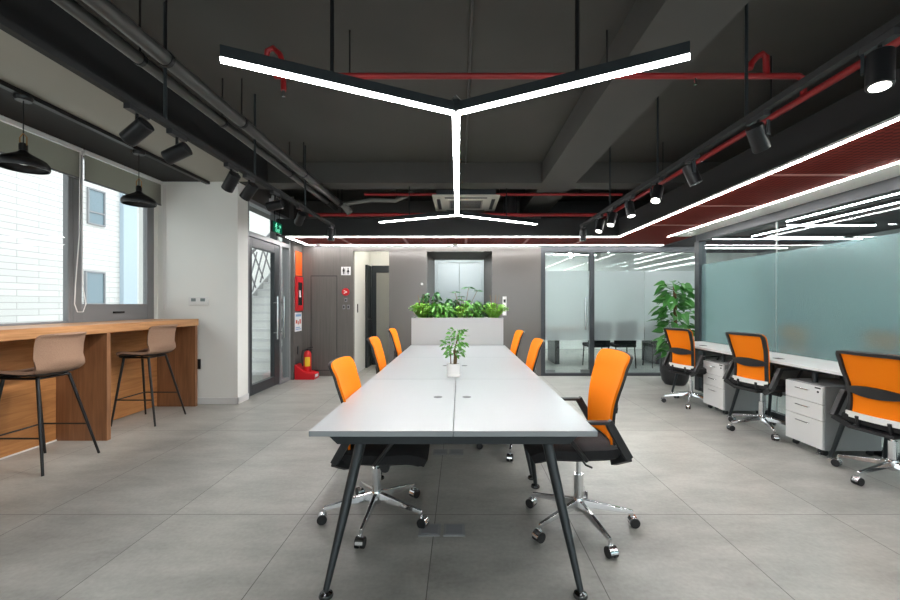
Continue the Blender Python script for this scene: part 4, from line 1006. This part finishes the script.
for px, py, w_, h_, lab in ((346, 300, .045, .07, 'small black call point under the red alarm bell'), (344, 307, .045, .08, 'left of two small grey switches under the alarm bell'), (348.5, 307, .045, .08, 'right of two small grey switches under the alarm bell')):
    q = thing('wall_switch', lab, 'switch', bp(px, py)); BX(-w_/2, w_/2, -0.012, 0, -h_/2, h_/2).build('plate', 'alu', q, bevel=0.003); BX(-w_/4, w_/4, -0.016, -0.012, -h_/4, h_/4).build('button', 'black_plastic', q)
q = BX(-1.93, -1.918, 7.5, 7.54, 1.14, 1.3).build('access_reader', 'black_plastic', bevel=0.002); tag(q, 'narrow black access plate on the pale corridor wall', 'switch')
cp = thing('lift_call_panel', 'white upright lift call panel on the back wall right of the lift', 'panel', bp(504.5, 306)); BX(-0.035, 0.035, -0.015, 0, -0.17, 0.17).build('plate', 'white_plastic', cp, bevel=0.003); MB().cyl((0, -0.019, -0.03), (0, -0.015, -0.03), 0.016, 14).build('button', 'steel', cp); BX(-0.02, 0.02, -0.017, -0.015, 0.06, 0.12).build('display', 'dark_glass', cp)
q = MB().cyl(bp(422, 284)+Vector((0, -0.02, 0)), bp(422, 284), 0.022, 16).build('wall_button', 'white_plastic'); tag(q, 'tiny round white button on the grey wall left of the lift', 'button')
# pier: thermostats, outlet
th = thing('thermostat', 'white twin thermostat plate with two grey screens on the white pier', 'thermostat', at(199, 301, 5.2))
BX(-0.125, 0.125, -0.018, 0, -0.055, 0.055).build('plate', 'white_plastic', th, bevel=0.003)
for x in (-0.06, 0.06): BX(x-0.03, x+0.03, -0.02, -0.018, -0.005, 0.035).build('display', 'screen', th)
so = thing('wall_socket', 'black double socket low on the white pier beside the bar counter', 'socket', at(197.5, 364, 5.2)); BX(-0.045, 0.045, -0.012, 0, -0.065, 0.065).build('plate', 'black_plastic', so, bevel=0.003); BX(-0.02, 0.02, -0.014, -0.012, -0.03, 0.03).build('outlet', 'black_metal', so)
# floor boxes
for x0, y0, lab in ((-0.235, 2.235, 'left steel floor socket of the nearest pair under the table'), (-0.095, 2.235, 'right steel floor socket of the nearest pair under the table'), (-0.235, 3.44, 'left steel floor socket of the farther pair under the table'), (-0.095, 3.44, 'right steel floor socket of the farther pair under the table')):
    q = thing('floor_socket', lab, 'socket', (x0+0.062, y0+0.062, 0), 0, 'steel floor sockets'); BX(-0.062, 0.062, -0.062, 0.062, 0, 0.006).build('frame', 'socket_grey', q, bevel=0.002); BX(-0.046, 0.046, -0.046, 0.046, 0.006, 0.008).build('lid', 'socket_lid', q)
# roller blinds
for y0, y1, lab in ((-2.2, 4.08, 'grey roller blind pulled up over the wide fixed window'), (4.12, 5.17, 'grey roller blind pulled up over the small casement window')):
    rb = thing('roller_blind', lab, 'blind', (XW+0.06, y0, 2.57), 0, 'roller blinds of the left windows')
    BX(0, 0.003, 0, y1-y0, 0.012, 0.27).build('blind_fabric', 'blind', rb); BX(-0.006, 0.010, 0, y1-y0, 0, 0.014).build('bottom_bar', 'alu', rb)
    BX(-0.05, 0.02, -0.01, y1-y0+0.01, 0.275, 0.315).build('head_rail', 'white_plastic', rb)
bcd = MB(); c0 = Vector((XW+0.10, 4.045, 0))
bcd.tube([c0+Vector((0, -0.012, 2.84)), c0+Vector((0, -0.02, 2.0)), c0+Vector((0, -0.06, 1.5)), c0+Vector((0, -0.07, 1.3)), c0+Vector((0, -0.04, 1.22)), c0+Vector((0.0, 0.02, 1.22)), c0+Vector((0, 0.05, 1.3)), c0+Vector((0, 0.015, 1.5)), c0+Vector((0, 0.012, 2.0)), c0+Vector((0, 0.012, 2.84))], 0.0045, 6)
tag(bcd.build('blind_cord', 'cord', None, smooth=True), 'looped white blind cord hanging by the window mullion', 'cord')
bcd = MB(); c0 = Vector((XW+0.10, 5.17, 0)); bcd.tube([c0+Vector((0, 0, 2.84)), c0+Vector((0, 0, 1.25)), c0+Vector((0, 0.012, 1.22)), c0+Vector((0, 0.024, 1.25)), c0+Vector((0, 0.024, 2.84))], 0.003, 6)
tag(bcd.build('blind_cord', 'cord', None, smooth=True), 'thin white blind cord hanging beside the white pier', 'cord')

# ================================================================== MEETING ROOM FURNITURE (behind frosted glass)
mt = thing('meeting_table', 'long dark table behind the frosted glass of the meeting room', 'table', (3.2, 9.0, 0))
BX(-1.3, 1.3, -0.5, 0.5, 0.71, 0.75).build('tabletop', 'oak_shaded', mt)
for x in (-1.1, 1.1): BX(x-0.05, x+0.05, -0.35, 0.35, 0, 0.71).build('leg', 'charcoal', mt)
def mk_dark():
    t = thing('meeting_chair', '', 'chair')
    BX(-0.22, 0.22, -0.22, 0.22, 0.42, 0.49).build('seat', 'black_fabric', t, bevel=0.02)
    MB().solid(lambda u, v: (0.44*(u-.5), -0.22-0.06*v+0.05*(2*u-1)**2, 0.49+0.46*v), 0.03, 10, 6).build('backrest', 'black_fabric', t, smooth=True)
    for a in ((-.19, -.19), (.19, -.19), (-.19, .19), (.19, .19)): MB().tube([(a[0], a[1], 0.42), (a[0]*1.1, a[1]*1.1, 0)], 0.012, 8).build('leg', 'black_metal', t)
    return t
mc = mk_dark(); g_ = 'dark chairs in the meeting room'; mc['group'] = g_
mc.location = (2.82, 8.3, 0); mc['label'] = 'dark chair blurred behind the frosted glass, right of the glass door handle'
for x, lab in ((3.35, 'dark chair blurred behind the middle of the meeting room glass'), (4.1, 'dark chair blurred behind the glass left of the tall plant')):
    c = dup(mc); c.location = (x, 8.3, 0); c['label'] = lab
